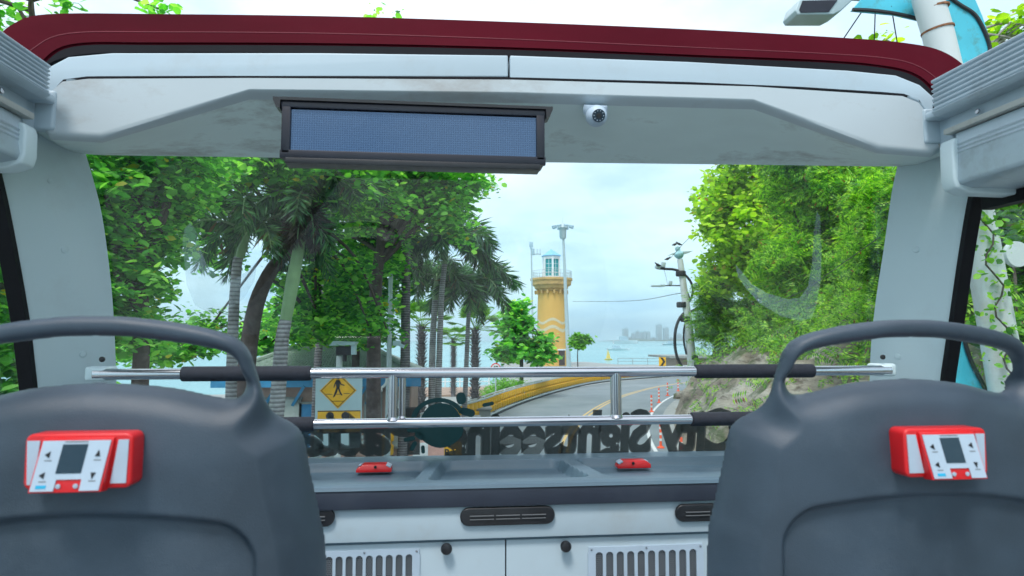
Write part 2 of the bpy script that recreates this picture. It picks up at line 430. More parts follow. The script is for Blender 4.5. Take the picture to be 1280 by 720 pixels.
# side window seals and glass
for L, X, s in ((Lo, XL, -1), (Ro, XR, 1)):
    pts = spline([atX(*p, X-.004*s) for p in L], 4)
    top_z = pts[1].z
    mb = MB()
    w = .012
    fr = [p for p in pts]; bot = pts[-1]
    loop = [Vector((X, -2.6, Zat(640, 0, 1)*0+bot.z)), Vector((X, bot.y-.0, bot.z))] + fr[::-1]
    # vertical seal
    mb.grid([[p+Vector((-.004*s, .004, 0)) for p in pts], [p+Vector((-.004*s, -w, -.005)) for p in pts], [p+Vector((.03*s, -w, -.005)) for p in pts]], flip=(s > 0))
    # top seal running back
    zt_ = EYE + .352
    for z_, h_ in ((zt_, .03), (EYE-.52, .03)):
        mb.box((X-.002*s+.012*s, -.65, z_), (.03, 4.7 if z_ < EYE else 4.46, h_))
    sw = MB(); sw.box((X+.03*s, -.45, EYE-.05), (.006, 5.0, .98)); g = sw.build('side_window', M['sglass'], bus)
    mb.build('window_seal', M['seal'], g, smooth=True)
    mb = MB(); mb.box((X+.035*s, -.4, (EYE-.53+DECK)/2), (.07, 4.9, EYE-.53-DECK)); mb.build('side_wall', M['panel'], bus, bev=.006)
    mb = MB(); mb.box((X+.10*s, -.4, 1.7), (.06, 5.2, 3.0)); mb.build('outer_side_panel', M['red'], bus, bev=.02)
# rounded corner piece at window top
# --- side roof rails: grooved aluminium track, bracket zone, lower aluminium section
def side_rail(s):
    if s > 0: X, ftx, fty, fbx, fby = XR, 1163, 101, 1172, 141
    else: X, ftx, fty, fbx, fby = XL, 64, 82, 52, 118
    p = atY(ftx, fty, 1.50); q = atY(fbx, fby, 1.50)
    x0 = p.x; zt_, zb = p.z, q.z
    # profile in (x toward outside, z)
    prof = [(x0+.10*s, zt_+.012), (x0, zt_)]
    n = 7
    for k in range(n):
        a = zt_ + (zb-zt_)*(k+.15)/n; b = zt_ + (zb-zt_)*(k+.6)/n; c = zt_+(zb-zt_)*(k+.75)/n; d = zt_+(zb-zt_)*(k+1)/n
        prof += [(x0-.0*s, a), (x0, b), (x0+.006*s, c), (x0+.006*s, d-.001)]
    prof += [(x0-.004*s, zb), (x0+.012*s, zb-.012), (x0+.10*s, zb-.012)]
    mb = MB(); mb.prism([Vector((x, -2.6, z)) for x, z in prof], (0, 4.10, 0))
    r = mb.build('roof_track', M['alu'], bus, bev=.0015, bseg=1)
    # bracket zone: recessed plate with a ledge, bolts and a slot
    xb = x0+.045*s; z1 = zb-.012; z2 = zb-.056
    mb = MB(); mb.prism([Vector((xb, -2.6, z1)), Vector((xb, -2.6, z2)), Vector((xb+.05*s, -2.6, z2)), Vector((xb+.05*s, -2.6, z1))], (0, 4.10, 0))
    bp = mb.build('bracket_plate', M['panel'], bus)
    mb = MB(); mb.box((xb-.008*s, -.56, z2+.006), (.02, 4.12, .014)); mb.build('trim_strip', M['cream'], bp, bev=.003)
    mb = MB(); mb.box((xb-.004*s, 1.05, (z1+z2)/2+.004), (.008, .36, .044)); mb.build('hinge_plate', M['alu'], bp, bev=.002)
    for yy in (1.40, 1.18, 1.10, 1.0, .93):
        mb = MB(); mb.lathe((xb-.008*s, yy, (z1+z2)/2+.004), [(.0001, .0), (.006, .0), (.0065, .002), (.006, .005), (.002, .006)], 10, rot=(0, -math.pi/2*s, 0)); mb.build('bolt', M['steel'], bp, smooth=True)
    mb = MB(); mb.box((xb-.0085*s, 1.075, (z1+z2)/2-.014), (.003, .035, .018)); mb.box((xb-.0085*s, 1.02, (z1+z2)/2-.006), (.004, .11, .005), rot=(.25, 0, 0)); mb.build('slot', M['blackpl'], bp)
    # lower aluminium section with a bull nose and grooves near its foot
    z3 = EYE+.368
    prof = [(xb-.002*s, z2-.002), (xb-.004*s, z2-.024)]
    for k in range(3):
        z = z2-.028-.010*k; prof += [(xb-.004*s, z), (xb-.007*s, z-.003), (xb-.004*s, z-.007)]
    prof += [(xb-.009*s, z3+.020), (xb-.004*s, z3+.008), (xb+.03*s, z3), (X+.05*s, z3), (X+.05*s, z2)]
    mb = MB(); mb.prism([Vector((x, -2.6, z)) for x, z in prof], (0, 4.08, 0)); mb.build('lower_rail', M['alu'], bus, bev=.0015, bseg=1)
    # cap at the rail's front end, with rubber line
    mb = MB(); mb.box((x0+.03*s, 1.515, zb+.0), (.05, .04, .02)); mb.box((x0+.045*s, 1.553, zb-.02), (.07, .03, .09)); mb.box((xb+.03*s, 1.52, (z1+z2)/2-.005), (.05, .05, .085)); mb.build('rail_end_block', M['panel'], bus, bev=.008, bseg=3)
    # moulded cover over the lower rail's end, part of the pillar head
    pc = []
    xi = xb-.02*s
    mb = MB()
    path = spline([Vector((xi, 1.50, z2+.02)), Vector((xi, 1.47, z2-.02)), Vector((xi-.002*s, 1.475, z3+.06)), Vector((xi, 1.46, z3+.005)), Vector((xi+.04*s, 1.42, z3-.015)), Vector((X+.02*s, 1.38, z3-.018))], 5)
    lip = [(xb-.012*s, z2-.015), (xb-.017*s, z2-.03), (xb-.018*s, z3+.022), (xb-.012*s, z3+.0), (xb+.02*s, z3-.012), (X+.05*s, z3-.014), (X+.05*s, z2)]
    mb = MB(); mb.prism([Vector((x, 1.472, z)) for x, z in lip], (0, .046, 0)); mb.build('corner_trim', M['pillar'], bus, bev=.006, bseg=3)
    mb = MB(); mb.prism([Vector((xb+.055*s, 1.512, z2+.02)), Vector((xb+.055*s, 1.512, z3+.02)), Vector((xb+.13*s, 1.512, z3+.02)), Vector((xb+.13*s, 1.512, z2+.02))], (0, .10, 0)); mb.build('pillar_head', M['pillar'], bus, bev=.02, bseg=4)
side_rail(1); side_rail(-1)

# --- dashboard
ZD = EYE-.337
mb = MB()
def recess_depth(x, y):
    """three shallow trays separated by slanting ridges"""
    d = 0
    xs = [(XL+.03, Xat(531, 1.75)-.0), (Xat(545, 1.75), Xat(719, 1.75)), (Xat(737, 1.75), XR-.03)]
    for a, b in xs:
        t = (y-1.66)/(1.90-1.66)
        a2, b2 = a+.0, b
        if b < XR-.1: b2 = b + (t-.5)*.035*(1 if b < .2 else -1)
        if a > XL+.1: a2 = a + (t-.5)*.035*(1 if a < .2 else -1)
        ex = min(x-a2, b2-x); ey = min(y-1.645, 1.905-y)
        rr = .03
        if ex < rr and ey < rr: e = rr - math.hypot(rr-ex, rr-ey)
        else: e = min(ex, ey)
        d = max(d, min(1, max(0, (e)/.016)))
    d = d*d*(3-2*d)
    return d*.026
xsn = 460; ysn = 70
V = []; 
X0, X1, Y0, Y1 = XL, XR, 1.600, 1.99
rows = []
rows.append([Vector((X0+(X1-X0)*i/xsn, Y0, ZD-.012)) for i in range(xsn+1)])
rows.append([Vector((X0+(X1-X0)*i/xsn, Y0+.003, ZD-.004)) for i in range(xsn+1)])
for j in range(ysn+1):
    y = Y0+.012+(Y1-Y0-.012)*j/ysn
    rows.append([Vector((X0+(X1-X0)*i/xsn, y, ZD-recess_depth(X0+(X1-X0)*i/xsn, y))) for i in range(xsn+1)])
mb.grid(rows); dash = mb.build('dashboard', M['dash'], bus, smooth=True)
mb = MB(); mb.box((BX, 1.62, ZD-.034), (2.4, .035, .044)); mb.build('dashboard_edge', M['dashdark'], bus, bev=.006)
mb = MB(); mb.box((BX, 1.632, ZD-.095), (2.4, .03, .076)); vp = mb.build('vent_panel', M['panel'], bus, bev=.004)
mb = MB(); mb.box((BX, 1.640, ZD-.1365), (2.4, .02, .007)); mb.build('panel_gap', M['dash'], bus)
# stadium vents
def vent(px, py, w_px):
    Yv = 1.616
    a = atY(px-w_px/2, py, Yv); b = atY(px+w_px/2, py, Yv); c = (a+b)/2; c.y = Yv; w = (b-a).length; h = .021
    pts = []
    for s in (1, -1):
        for k in range(13):
            t = -math.pi/2 + math.pi*k/12
            pts.append(Vector((c.x + s*(w/2-h) + s*math.cos(t)*h, Yv-.010, c.z + s*math.sin(t)*h)))
    mb = MB(); mb.prism(pts, (0, .011, 0)); v = mb.build('air_vent', M['blackpl'], vp, bev=.004, bseg=3)
    mb = MB()
    mb.box((c.x, Yv-.0112, c.z+.001), (w*.82, .003, .012)); 
    mb.build('slot', M['ink'], v) if False else None
    for k in range(3):
        mb = MB(); ww = w*.82/3; mb.box((c.x-w*.41+ww*(k+.5), Yv-.0125, c.z+.003), (ww*.92, .004, .0016)); mb.box((c.x-w*.41+ww*(k+.5), Yv-.0125, c.z-.005), (ww*.92, .004, .0014))
        mb.build('vent_slat', M['slat'], None).parent = vp
vent(634, 644, 118); vent(360, 647, 118); vent(902, 639, 118)
# cabinet doors, knobs, pressed grilles
xm = Xat(632.5, 1.63)
for a, b in ((XL, xm-.0015), (xm+.0015, XR)):
    mb = MB(); mb.box(((a+b)/2, 1.640, (ZD-.141+DECK)/2), (b-a, .018, ZD-.141-DECK)); d = mb.build('cabinet_door', M['panel'], bus, bev=.002)
    px, py = (558, 684) if a < -.5 else (706, 681)
    c = atY(px, py, 1.625); mb = MB(); mb.lathe(c, [(.0075, -.004), (.0075, .004), (.0125, .008), (.0135, .016), (.011, .021), (.004, .023)], 18, rot=(math.pi/2, 0, 0)); mb.build('knob', M['blackpl'], d, smooth=True)
    gx0, gx1, gy = (386, 524, 690) if a < -.5 else (736, 878, 684)
    p = atY(gx0, gy, 1.628); q = atY(gx1, gy, 1.628)
    Wg = q.x-p.x; Hg = .19; zc = p.z-Hg/2
    fr = MB(); nsl = 10; mg = .012
    pitch = (Wg-2*mg)/nsl; y_ = 1.6285
    # frame with slots: top, bottom, verticals
    fr.box((p.x+Wg/2, y_, p.z-.006), (Wg, .005, .012)); fr.box((p.x+Wg/2, y_, p.z-Hg+.006), (Wg, .005, .012))
    for k in range(nsl+1):
        x = p.x+mg+pitch*k; wv = pitch*.30 if 0 < k < nsl else mg*2
        fr.box((x if 0 < k < nsl else (p.x+mg*.6 if k == 0 else q.x-mg*.6), y_, zc), (wv if 0 < k < nsl else mg*1.2+pitch*.15, .005, Hg-.024))
    # rounded slot tops
    for k in range(nsl):
        xc = p.x+mg+pitch*(k+.5); hw = pitch*.36
        for zz, sg in ((p.z-.012, 1), (p.z-Hg+.012, -1)):
            for sd in (-1, 1):
                pts = [Vector((xc+sd*hw, y_-.0025, zz))]
                for t in range(0, 7):
                    an = t/6*math.pi/2
                    pts.append(Vector((xc+sd*hw*math.cos(an) if False else xc+sd*hw*math.sin(an), y_-.0025, zz-sg*hw*(1-math.cos(an)))))
                fr.prism(pts, (0, .005, 0))
    g = fr.build('air_grille', M['whitepl'], d)
    # hex mesh behind: small rods
    hm = MB(); s_ = .0052
    for i in range(int(Wg/s_)):
        for sgn in (-1, 1):
            pass
    nz = int((Hg-.02)/s_); nx = int((Wg-.02)/s_)
    for j in range(nz):
        for i in range(nx):
            cx = p.x+.01+(i+.5*(j % 2))*s_; cz = p.z-.01-j*s_*.87
            if (cx-(p.x+mg)) % pitch < pitch*.13 or (cx-(p.x+mg)) % pitch > pitch*.87: continue
            hm.tube([Vector((cx, 1.6300, cz)), Vector((cx, 1.6306, cz))], .0021, 6)
    hm.build('grille_holes', M['ink'], d)
    bk = MB(); bk.box((p.x+Wg/2, 1.6309, zc), (Wg-.01, .0008, Hg-.01)); bk.build('grille_backing', M['backing'], d)
    for sx in (p.x+.006, p.x+Wg/2, q.x-.006):
        mb = MB(); mb.lathe((sx, 1.6255, p.z-.005), [(.0025, 0), (.0025, .0015), (.001, .002)], 8, rot=(math.pi/2, 0, 0)); mb.build('screw', M['steel'], d)
mb = MB(); mb.box((BX, -.45, DECK-.02), (2.4, 4.9, .04)); mb.build('deck_floor', M['floor'], bus)
mb = MB(); mb.box((BX, 2.03, 1.75), (2.5, .08, 3.15)); mb.build('front_panel', M['red'], bus, bev=.02)

# film lettering along the foot of the windscreen, readable from the street (mirrored from the seats)
def on_glass(me, name, m, cx_px, cy_px, off, parent=wind):
    """lays a flat mesh (x right, y up) on the glass, mirrored"""
    c = atG(cx_px, cy_px, off); up = -GD
    Mx = Matrix(((-1, up.x, GN.x, c.x), (0, up.y, GN.y, c.y), (0, up.z, GN.z, c.z), (0, 0, 0, 1)))
    me.transform(Mx); return mesh_obj(name, me, m, parent)
w_city = (atG(925, 550)-atG(560, 550)).length
me = text_mesh('City Sightseeing', .118, bold=.0044, spacing=.95, ay='BOTTOM_BASELINE')
xs = [v.co.x for v in me.vertices]; sc_ = w_city/(max(xs)-min(xs))
me.transform(Matrix.Diagonal((sc_, 1.55, 1, 1)))
on_glass(me, 'lettering', M['film'], 743, 566, .0015)
me = text_mesh('Pattaya', .118, bold=.0044, spacing=.95, ay='BOTTOM_BASELINE')
xs = [v.co.x for v in me.vertices]; sc_ = ((atG(528, 550)-atG(300, 550)).length)/(max(xs)-min(xs))
me.transform(Matrix.Diagonal((sc_, 1.55, 1, 1)))
on_glass(me, 'lettering', M['film'], 414, 567, .0015)
# pale outline film round the letters
for wds, cx, a, b in (('City Sightseeing', 743, 560, 925), ('Pattaya', 414, 300, 528)):
    me = text_mesh(wds, .118, bold=.0062, spacing=.95, ay='BOTTOM_BASELINE')
    xs = [v.co.x for v in me.vertices]; sc_ = (w_city if cx > 500 else (atG(528, 550)-atG(300, 550)).length)*1.01/(max(xs)-min(xs))
    me.transform(Matrix.Diagonal((sc_, 1.55, 1, 1))); on_glass(me, 'lettering_outline', M['filmpale'], cx, 566.5, .0009)
# emblem: disc with an arch over it, a nub and short rounded rays
mb = MB(); c = atG(551, 530, .0017); ux = Vector((1, 0, 0)); uy = -GD; k = (atG(561, 530)-atG(551, 530)).length/10
def gp(x, y): return c + ux*((x-551)*k) - uy*((y-530)*k)
def flatpoly(pts): mb.prism([gp(x, y) for x, y in pts], GN*.0003)
flatpoly([(551+28*math.cos(t)*(1+.06*math.sin(3*t)), 532+28*math.sin(t)*1.05) for t in [2*math.pi*i/28 for i in range(28)]])
for seg in range(14):
    t0, t1 = math.pi*(1.02+seg/14*.86), math.pi*(1.02+(seg+1)/14*.86)
    mb.prism([gp(551+30*math.cos(t)*1.12+(-2 if True else 0), 525+27*math.sin(t)*r_) if False else gp(548+r_*math.cos(t)*1.15, 526+r_*math.sin(t)) for t, r_ in ((t0, 24.5), (t1, 24.5), (t1, 30), (t0, 30))], GN*.0003)
def cap_(x, y, l, r, a):
    pts = []
    for s in (1, -1):
        for i in range(7):
            t = -math.pi/2+math.pi*i/6
            lx, ly = s*(l/2)+s*r*math.cos(t), s*r*math.sin(t)
            pts.append((x+lx*math.cos(a)-ly*math.sin(a), y+lx*math.sin(a)+ly*math.cos(a)))
    flatpoly(pts)
for a_ in ((584, 515, 10, 5, .3), (525, 545, 6, 4, .7), (516, 538, 9, 2.6, 0), (512, 549, 9, 2.8, -.2), (517, 558, 8, 2.8, -1.1), (529, 563, 6, 2.4, 1.5), (576, 497, 4, 6, 1.4), (610, 505, 10, 2.5, -.2)): cap_(*a_)
mb.build('emblem', M['filmgreen'], wind)
# pale film crescents that paint the seats' reflections onto the glass
def reflection_patch(pts, name='painted_reflection'):
    mb = MB(); mb.prism([atG(x, y, .0012) for x, y in pts], GN*.0002); return mb.build(name, M['reflection_patch'], wind)
reflection_patch([(919, 330), (926, 338), (940, 355), (958, 366), (985, 374), (1000, 372), (1010, 358), (1015, 330), (1017, 295), (1021, 264), (1025, 270), (1027, 310), (1026, 350), (1020, 384), (1014, 398), (1000, 401), (978, 396), (950, 380), (932, 360), (922, 345)])
reflection_patch([(228, 300), (231, 285), (238, 278), (246, 290), (250, 310), (258, 330), (272, 345), (292, 350), (310, 338), (322, 326), (318, 352), (304, 374), (284, 388), (262, 392), (244, 382), (233, 355)])

# ================================================================== HANDRAIL
YH = 1.735
hr = thing('handrail', 'polished steel double handrail with black foam grips across the windscreen', 'handrail', atY(640, 467, YH))
def LT(p): return Vector(p)-Vector(hr.location)
def tb(name, a, b, r, m, parent=hr, seg=20, bev=0):
    mb = MB(); a, b = LT(a), LT(b); n = 6; mb.tube([a.lerp(b, i/n) for i in range(n+1)], r, seg); return mb.build(name, m, parent, smooth=True, bev=bev)
u0, u1 = atY(118, 468, YH), atY(1112, 463, YH)
zu = (u0.z+u1.z)/2; u0.z = u1.z = zu
tb('upper_rail', u0, u1, .0135, M['steel'])
zl = Zat(632, 527, YH); l0, l1 = Vector((XL+.02, YH, zl)), Vector((XR-.02, YH, zl))
tb('lower_rail', l0, l1, .0125, M['steel'])
for px, dy, pr_ in ((492, 0, .0125), (503, .022, .009), (769, 0, .0145)):
    x = Xat(px, YH); tb('post', (x, YH+dy, zu-.004), (x, YH+dy, zl+.004), pr_, M['steel'])
    mb = MB(); mb.lathe(LT((x, YH+dy, zl+.011)), [(pr_+.004, -.004), (pr_+.002, .0), (pr_+.0005, .004)], 16); mb.build('weld', M['steel'], hr, smooth=True)
for a, b, z in ((229, 390, zu), (868, 1015, zu), (230, 395, zl), (862, 1010, zl)):
    tb('foam_sleeve', (Xat(a, YH), YH, z), (Xat(b, YH), YH, z), .0185, M['foam'], bev=.004)
for px, s in ((118, -1), (1113, 1)):
    c = atY(px, 464, YH)
    mb = MB(); mb.box(LT((c.x+.005*s, YH+.045, zu)), (.06, .05, .036)); mb.box(LT((c.x-.012*s, YH+.01, zu)), (.035, .04, .032)); mb.build('bracket', M['pillar'], hr, bev=.01, bseg=4)
    mb = MB(); mb.lathe(LT((c.x-.008*s, YH+.02, zu+.036)), [(.007, 0), (.007, .004), (.003, .006)], 10, rot=(math.pi/2, 0, 0)); mb.build('bolt', M['blackpl'], hr, smooth=True)

# ================================================================== SEATS
def lerp_tab(tab, x):
    for (a, va), (b, vb) in zip(tab[:-1], tab[1:]):
        if a <= x <= b: return va+(vb-va)*(x-a)/(b-a)
    return tab[0][1] if x < tab[0][0] else tab[-1][1]
HW = [(-.55, .19), (-.42, .225), (-.30, .226), (-.265, .221), (-.194, .203), (-.122, .180), (-.085, .165), (-.065, .156), (-.045, .150)]
def sstep(a, b, x):
    t = min(1, max(0, (x-a)/(b-a))); return t*t*(3-2*t)
def poly_sd(P, poly):
    """signed distance (positive inside) of points P (n,2) to a closed polygon"""
    A_ = np.array(poly); B_ = np.roll(A_, -1, 0); d = np.full(len(P), 1e9); ins = np.zeros(len(P), bool)
    for a, b in zip(A_, B_):
        ab = b-a; t = np.clip(((P-a)@ab)/(ab@ab+1e-12), 0, 1); q = a+t[:, None]*ab
        d = np.minimum(d, np.hypot(P[:, 0]-q[:, 0], P[:, 1]-q[:, 1]))
        c = ((a[1] > P[:, 1]) != (b[1] > P[:, 1])); x = (b[0]-a[0])*(P[:, 1]-a[1])/(b[1]-a[1]+1e-12)+a[0]; ins ^= c & (P[:, 0] < x)
    return np.where(ins, d, -d)
def np_ss(a, b, x):
    t = np.clip((x-a)/(b-a), 0, 1); return t*t*(3-2*t)
def seat_outline():
    """half outlines read off the left seat, made symmetrical; local x, z in metres"""
    X0 = Xat(103, .70); Yd = .735
    o = [(103, 396), (160, 397), (215, 403), (258, 411), (284, 418.5), (300, 427), (311, 441), (317, 458), (325, 483), (332, 505), (341, 522), (356, 534), (369, 549), (375, 568), (381, 600), (388, 632), (395, 665), (402, 705)]
    h = [(103, 421), (150, 422), (200, 428), (240, 434), (270, 441), (284, 449), (291, 462), (293, 478), (292, 492), (286, 501), (274, 504), (250, 500), (205, 490), (160, 485), (103, 482)]
    f = lambda L, Y: [(Xat(x, Y)-X0, Zat(x, y, Y)-EYE) for x, y in L]
    oo = [tuple(p) for p in f(o, Yd)]; hh = [tuple(p) for p in f(h, .705)]
    oo += [(oo[-1][0]+.004, -.33), (oo[-1][0]+.004, -.42), (.20, -.56)]
    oo[0] = (0, oo[0][1]); hh[0] = (0, hh[0][1]); hh[-1] = (0, hh[-1][1])
    sm = lambda L: [(p.x, p.y) for p in spline([Vector((a, b, 0)) for a, b in L], 5)]
    oo, hh = sm(oo), sm(hh)
    O = oo + [(-x, z) for x, z in oo[::-1] if abs(x) > 1e-4]; H = hh + [(-x, z) for x, z in hh[::-1] if abs(x) > 1e-4]
    return O, H
def seat_shell():
    O, H = seat_outline(); st = .0021
    xs = np.arange(-.25, .2501, st); zs = np.arange(.03, -.5601, -st); nx, nz = len(xs), len(zs)
    GX, GZ = np.meshgrid(xs, zs); P = np.stack([GX.ravel(), GZ.ravel()], 1)
    def sd(P): return np.minimum(poly_sd(P, O), -poly_sd(P, H))
    D = sd(P); g = D.reshape(nz, nx); gz_, gx_ = np.gradient(g, -st, st); gx_, gz_ = gx_.ravel(), gz_.ravel()
    nrm_ = np.hypot(gx_, gz_)+1e-9; Q = P.copy(); out = (D < 0)
    for _ in range(1):
        Q[out] -= (D[out]/nrm_[out]**2)[:, None]*np.stack([gx_[out], gz_[out]], 1)
    cells = []
    idx = np.arange(nx*nz).reshape(nz, nx); inside = (D > 0).reshape(nz, nx)
    a, b, c, d = idx[:-1, :-1], idx[:-1, 1:], idx[1:, 1:], idx[1:, :-1]
    near = (D > -st*1.0).reshape(nz, nx)
    keep = (inside[:-1, :-1] | inside[:-1, 1:] | inside[1:, 1:] | inside[1:, :-1])
    Fq = np.stack([a[keep], d[keep], c[keep], b[keep]], 1)
    so = np.maximum(poly_sd(Q, O), 0); sh = np.maximum(-poly_sd(Q, H), 0)
    x, z = Q[:, 0], Q[:, 1]
    body = np_ss(-.055, -.105, z)                    # 0 on the handle, 1 on the body
    # outer edge: small round on the handle, broad flank on the body
    w = .010+.026*body; dep = .010+.040*body
    t = np.clip(1-so/w, 0, 1); y = dep*(1-np.sqrt(np.clip(1-t**2, 0, 1)))*(1-.35*body) + dep*.35*body*t
    # hole edge: small round on the handle side, deep shoulder on the shell's upper edge
    low = np_ss(-.030, -.050, z)*(sh < .05); w = .009+.022*low; dep = .009+.022*low
    t = np.clip(1-sh/w, 0, 1); y = np.maximum(y, dep*(1-np.sqrt(np.clip(1-t**2, 0, 1))))
    y = y + .030*np.abs(x/.2)**2.5*np_ss(.03, -.05, z) + .012*np_ss(-.13, -.03, z)
    y = y + .010*np_ss(0, -.3, z)*0
    # recess with an arched head
    arch = -.168-.018*(x/.15)**2; ax, az = .168-np.abs(x)+.0*z, arch-z; cr = .04
    ins = np.where((ax < cr) & (az < cr), cr-np.hypot(np.maximum(cr-ax, 0), np.maximum(cr-az, 0)), np.minimum(ax, az))
    y = y + .012*np_ss(0, .008, ins)
    th = .018+.020*body
    V1 = np.stack([x, y, z], 1); yb = np.maximum(y+.002, y*0+th+.03*np.abs(x/.2)**2.5+.012*np_ss(-.13, -.03, z)); V2 = np.stack([x, yb, z], 1)
    n = len(V1); F2 = Fq[:, ::-1]+n
    # rim: boundary edges of the front
    E_ = {}
    for q in Fq.tolist():
        for i in range(4):
            e = (q[i], q[(i+1) % 4]); k = (min(e), max(e)); E_[k] = None if k in E_ else e
    rim = np.array([(e[1], e[0], e[0]+n, e[1]+n) for e in E_.values() if e is not None])
    V = np.vstack([V1, V2]); Fa = np.vstack([Fq, F2, rim]); used = np.unique(Fa); mp = -np.ones(len(V), int); mp[used] = np.arange(len(used))
    me = np_mesh('seat_shell', V[used], mp[Fa])
    bm = bmesh.new(); bm.from_mesh(me); bmesh.ops.remove_doubles(bm, verts=bm.verts, dist=2e-5); bmesh.ops.recalc_face_normals(bm, faces=bm.faces)
    # relax the snapped outline
    for _ in range(2): bmesh.ops.smooth_vert(bm, verts=[v for v in bm.verts], factor=.5, use_axis_x=True, use_axis_y=True, use_axis_z=True)
    bm.to_mesh(me); bm.free(); me.polygons.foreach_set('use_smooth', [True]*len(me.polygons)); return me
SHELL = seat_shell()
def make_seat(name, label, loc):
    """origin: at eye height above the middle of the back shell; shell faces -y"""
    t = thing(name, label, 'seat', loc)
    if not SHELL.materials: SHELL.materials.append(M['seat'])
    o = bpy.data.objects.new('seat_shell', SHELL); COL.objects.link(o); o.parent = t
    # front cushion and seat base with pedestal (seen from other positions and in the windscreen)
    mb = MB(); rows = []
    for j in range(21):
        z = -.085-.42*j/20; w = lerp_tab(HW, z)-.035
        rows.append([Vector((w*(-1+2*i/16), .072+.03*(1-((-1+2*i/16)**2))*math.sin(math.pi*min(1, (j+1)/12)) , z)) for i in range(17)])
    mb.grid(rows, flip=True); mb.build('back_cushion', M['cloth'], t, smooth=True)
    mb = MB(); mb.box((0, .27, -.60), (.44, .42, .09)); mb.build('seat_cushion', M['cloth'], t, bev=.03, bseg=4)
    mb = MB(); mb.box((0, .25, -.665), (.42, .40, .035)); mb.build('seat_base', M['seat'], t, bev=.01)
    for s in (-1, 1):
        mb = MB(); mb.tube([(s*.17, .25, -.68), (s*.17, .25, -1.235)], .022, 12); mb.build('leg', M['steel'], t, smooth=True)
    return t
YSEAT = .70
sl = make_seat('bus_seat', 'grey plastic seat back with grab handle on the left of the aisle', (Xat(103, YSEAT), YSEAT, EYE+.001))
sr = make_seat('bus_seat', 'grey plastic seat back with grab handle on the right of the aisle', (Xat(1158, YSEAT), YSEAT, EYE))

# ================================================================== AUDIO UNITS on the seat backs
def audio(label, px, py, lean):
    c = atY(px, py, YSEAT-.002)
    t = thing('audio_guide_unit', label, 'audio unit', c, group='audio guide units on the seat backs')
    W, H, D = .096, .0515, .020
    def rr(w, h, r, y, n=5, dx=0, dz=0):
        pts = []
        for (sx, sz, a0) in ((1, 1, 0), (-1, 1, 1), (-1, -1, 2), (1, -1, 3)):
            for k in range(n+1):
                a = (a0+k/n)*math.pi/2; pts.append(Vector((dx+sx*(w/2-r)+r*math.cos(a), y, dz+sz*(h/2-r)+r*math.sin(a))))
        return pts
    mb = MB(); mb.prism(rr(W, H, .007, -D), (0, D+.006, 0)); body = mb.build('unit_body', M['redpl'], t, bev=.003, bseg=3)
    # proud wedge: flush at its top, 13 mm proud at its foot
    s = lean
    tl, trr_ = -.031, .0325; bl, br = -.037, .0265
    if s < 0: tl, trr_, bl, br = -trr_, -tl, -br, -bl
    y0, yt, yb = -D+.002, -D-.003, -D-.012
    zt_, zb = H/2-.003, -H/2-.002
    vs = [(tl, y0, zt_), (trr_, y0, zt_), (br+.0, y0, zb), (bl, y0, zb), (tl, yt, zt_-.001), (trr_, yt, zt_-.001), (br, yb, zb+.0015), (bl, yb, zb+.0015)]
    mb = MB(); mb.add(vs, [(0, 1, 5, 4), (1, 2, 6, 5), (2, 3, 7, 6), (3, 0, 4, 7), (4, 5, 6, 7), (3, 2, 1, 0)]); w = mb.build('front_wedge', M['redpl'], t, bev=.0012)
    A_, B_, C2, D_ = [Vector(v) for v in (vs[4], vs[5], vs[6], vs[7])]
    nrm = (B_-A_).cross(D_-A_).normalized()
    if nrm.y > 0: nrm = -nrm
    def fp(u, v, off=.0008): 
        return A_.lerp(B_, u).lerp(D_.lerp(C2, u), v) + nrm*off
    def plate(name, uv, m, off=.0004, th=.0006, par=t):
        mb = MB(); mb.prism([fp(u, v, off) for u, v in uv], nrm*th); return mb.build(name, m, par)
    face = plate('face_plate', [(.03, .04), (.97, .04), (.97, .97), (.70, .97), (.70, .76), (.35, .76), (.35, .97), (.03, .97)], M['whitepl'], .0003, .0009)
    plate('display', [(.32, .11), (.67, .11), (.67, .65), (.32, .65)], M['lcd'], .0013, .0003)
    for u, v, d in ((.14, .30, 'l'), (.14, .68, 'l'), (.84, .28, 'u' if s > 0 else 'l'), (.84, .70, 'd')):
        q = .035; r_ = .06
        tri = {'l': [(u-q, v), (u+q, v-r_), (u+q, v+r_)], 'u': [(u, v-r_), (u+q, v+r_), (u-q, v+r_)], 'd': [(u, v+r_), (u+q, v-r_), (u-q, v-r_)]}[d]
        plate('button', tri, M['ink'], .0013, .0006)
    for v_ in (.40, .785): 
        for u_ in (.12, .80): plate('small_print', [(u_, v_), (u_+.10, v_), (u_+.10, v_+.018), (u_, v_+.018)], M['slat'], .0013, .0002)
    plate('small_print', [(.34, .055), (.66, .055), (.66, .075), (.34, .075)], M['slat'], .0013, .0002)
    plate('badge', [(.10, .86), (.24, .86), (.24, .92), (.10, .92)], M['cyan'], .0013, .0003)
    for u in (.40, .64):
        mb = MB(); mb.lathe(fp(u, .88, .0005), [(.0022, 0), (.0022, .0012), (.001, .0014)], 10, rot=(math.pi/2+.1, 0, 0)); mb.build('socket', M['whitepl'], t, smooth=True)
    # white side strips on the body face
    for sx, x0, x1, x2, x3 in ((-1, -.0455, tl-.003, bl-.001, -.044), (1, trr_+.003, .0447, .0435, br+.003)):
        zt2, zb2 = H/2-.006, -H/2+.005
        mb = MB(); mb.prism([Vector((x0, -D-.0002, zt2)), Vector((x1, -D-.0002, zt2)), Vector((x2, -D-.0002, zb2)), Vector((x3, -D-.0002, zb2))], (0, -.001, 0)); mb.build('side_strip', M['whitepl'], t)
    return t
au1 = audio('red and white audio guide unit on the left seat back', 112, 572, 1)
au2 = audio('red and white audio guide unit on the right seat back', 1166, 562, -1)

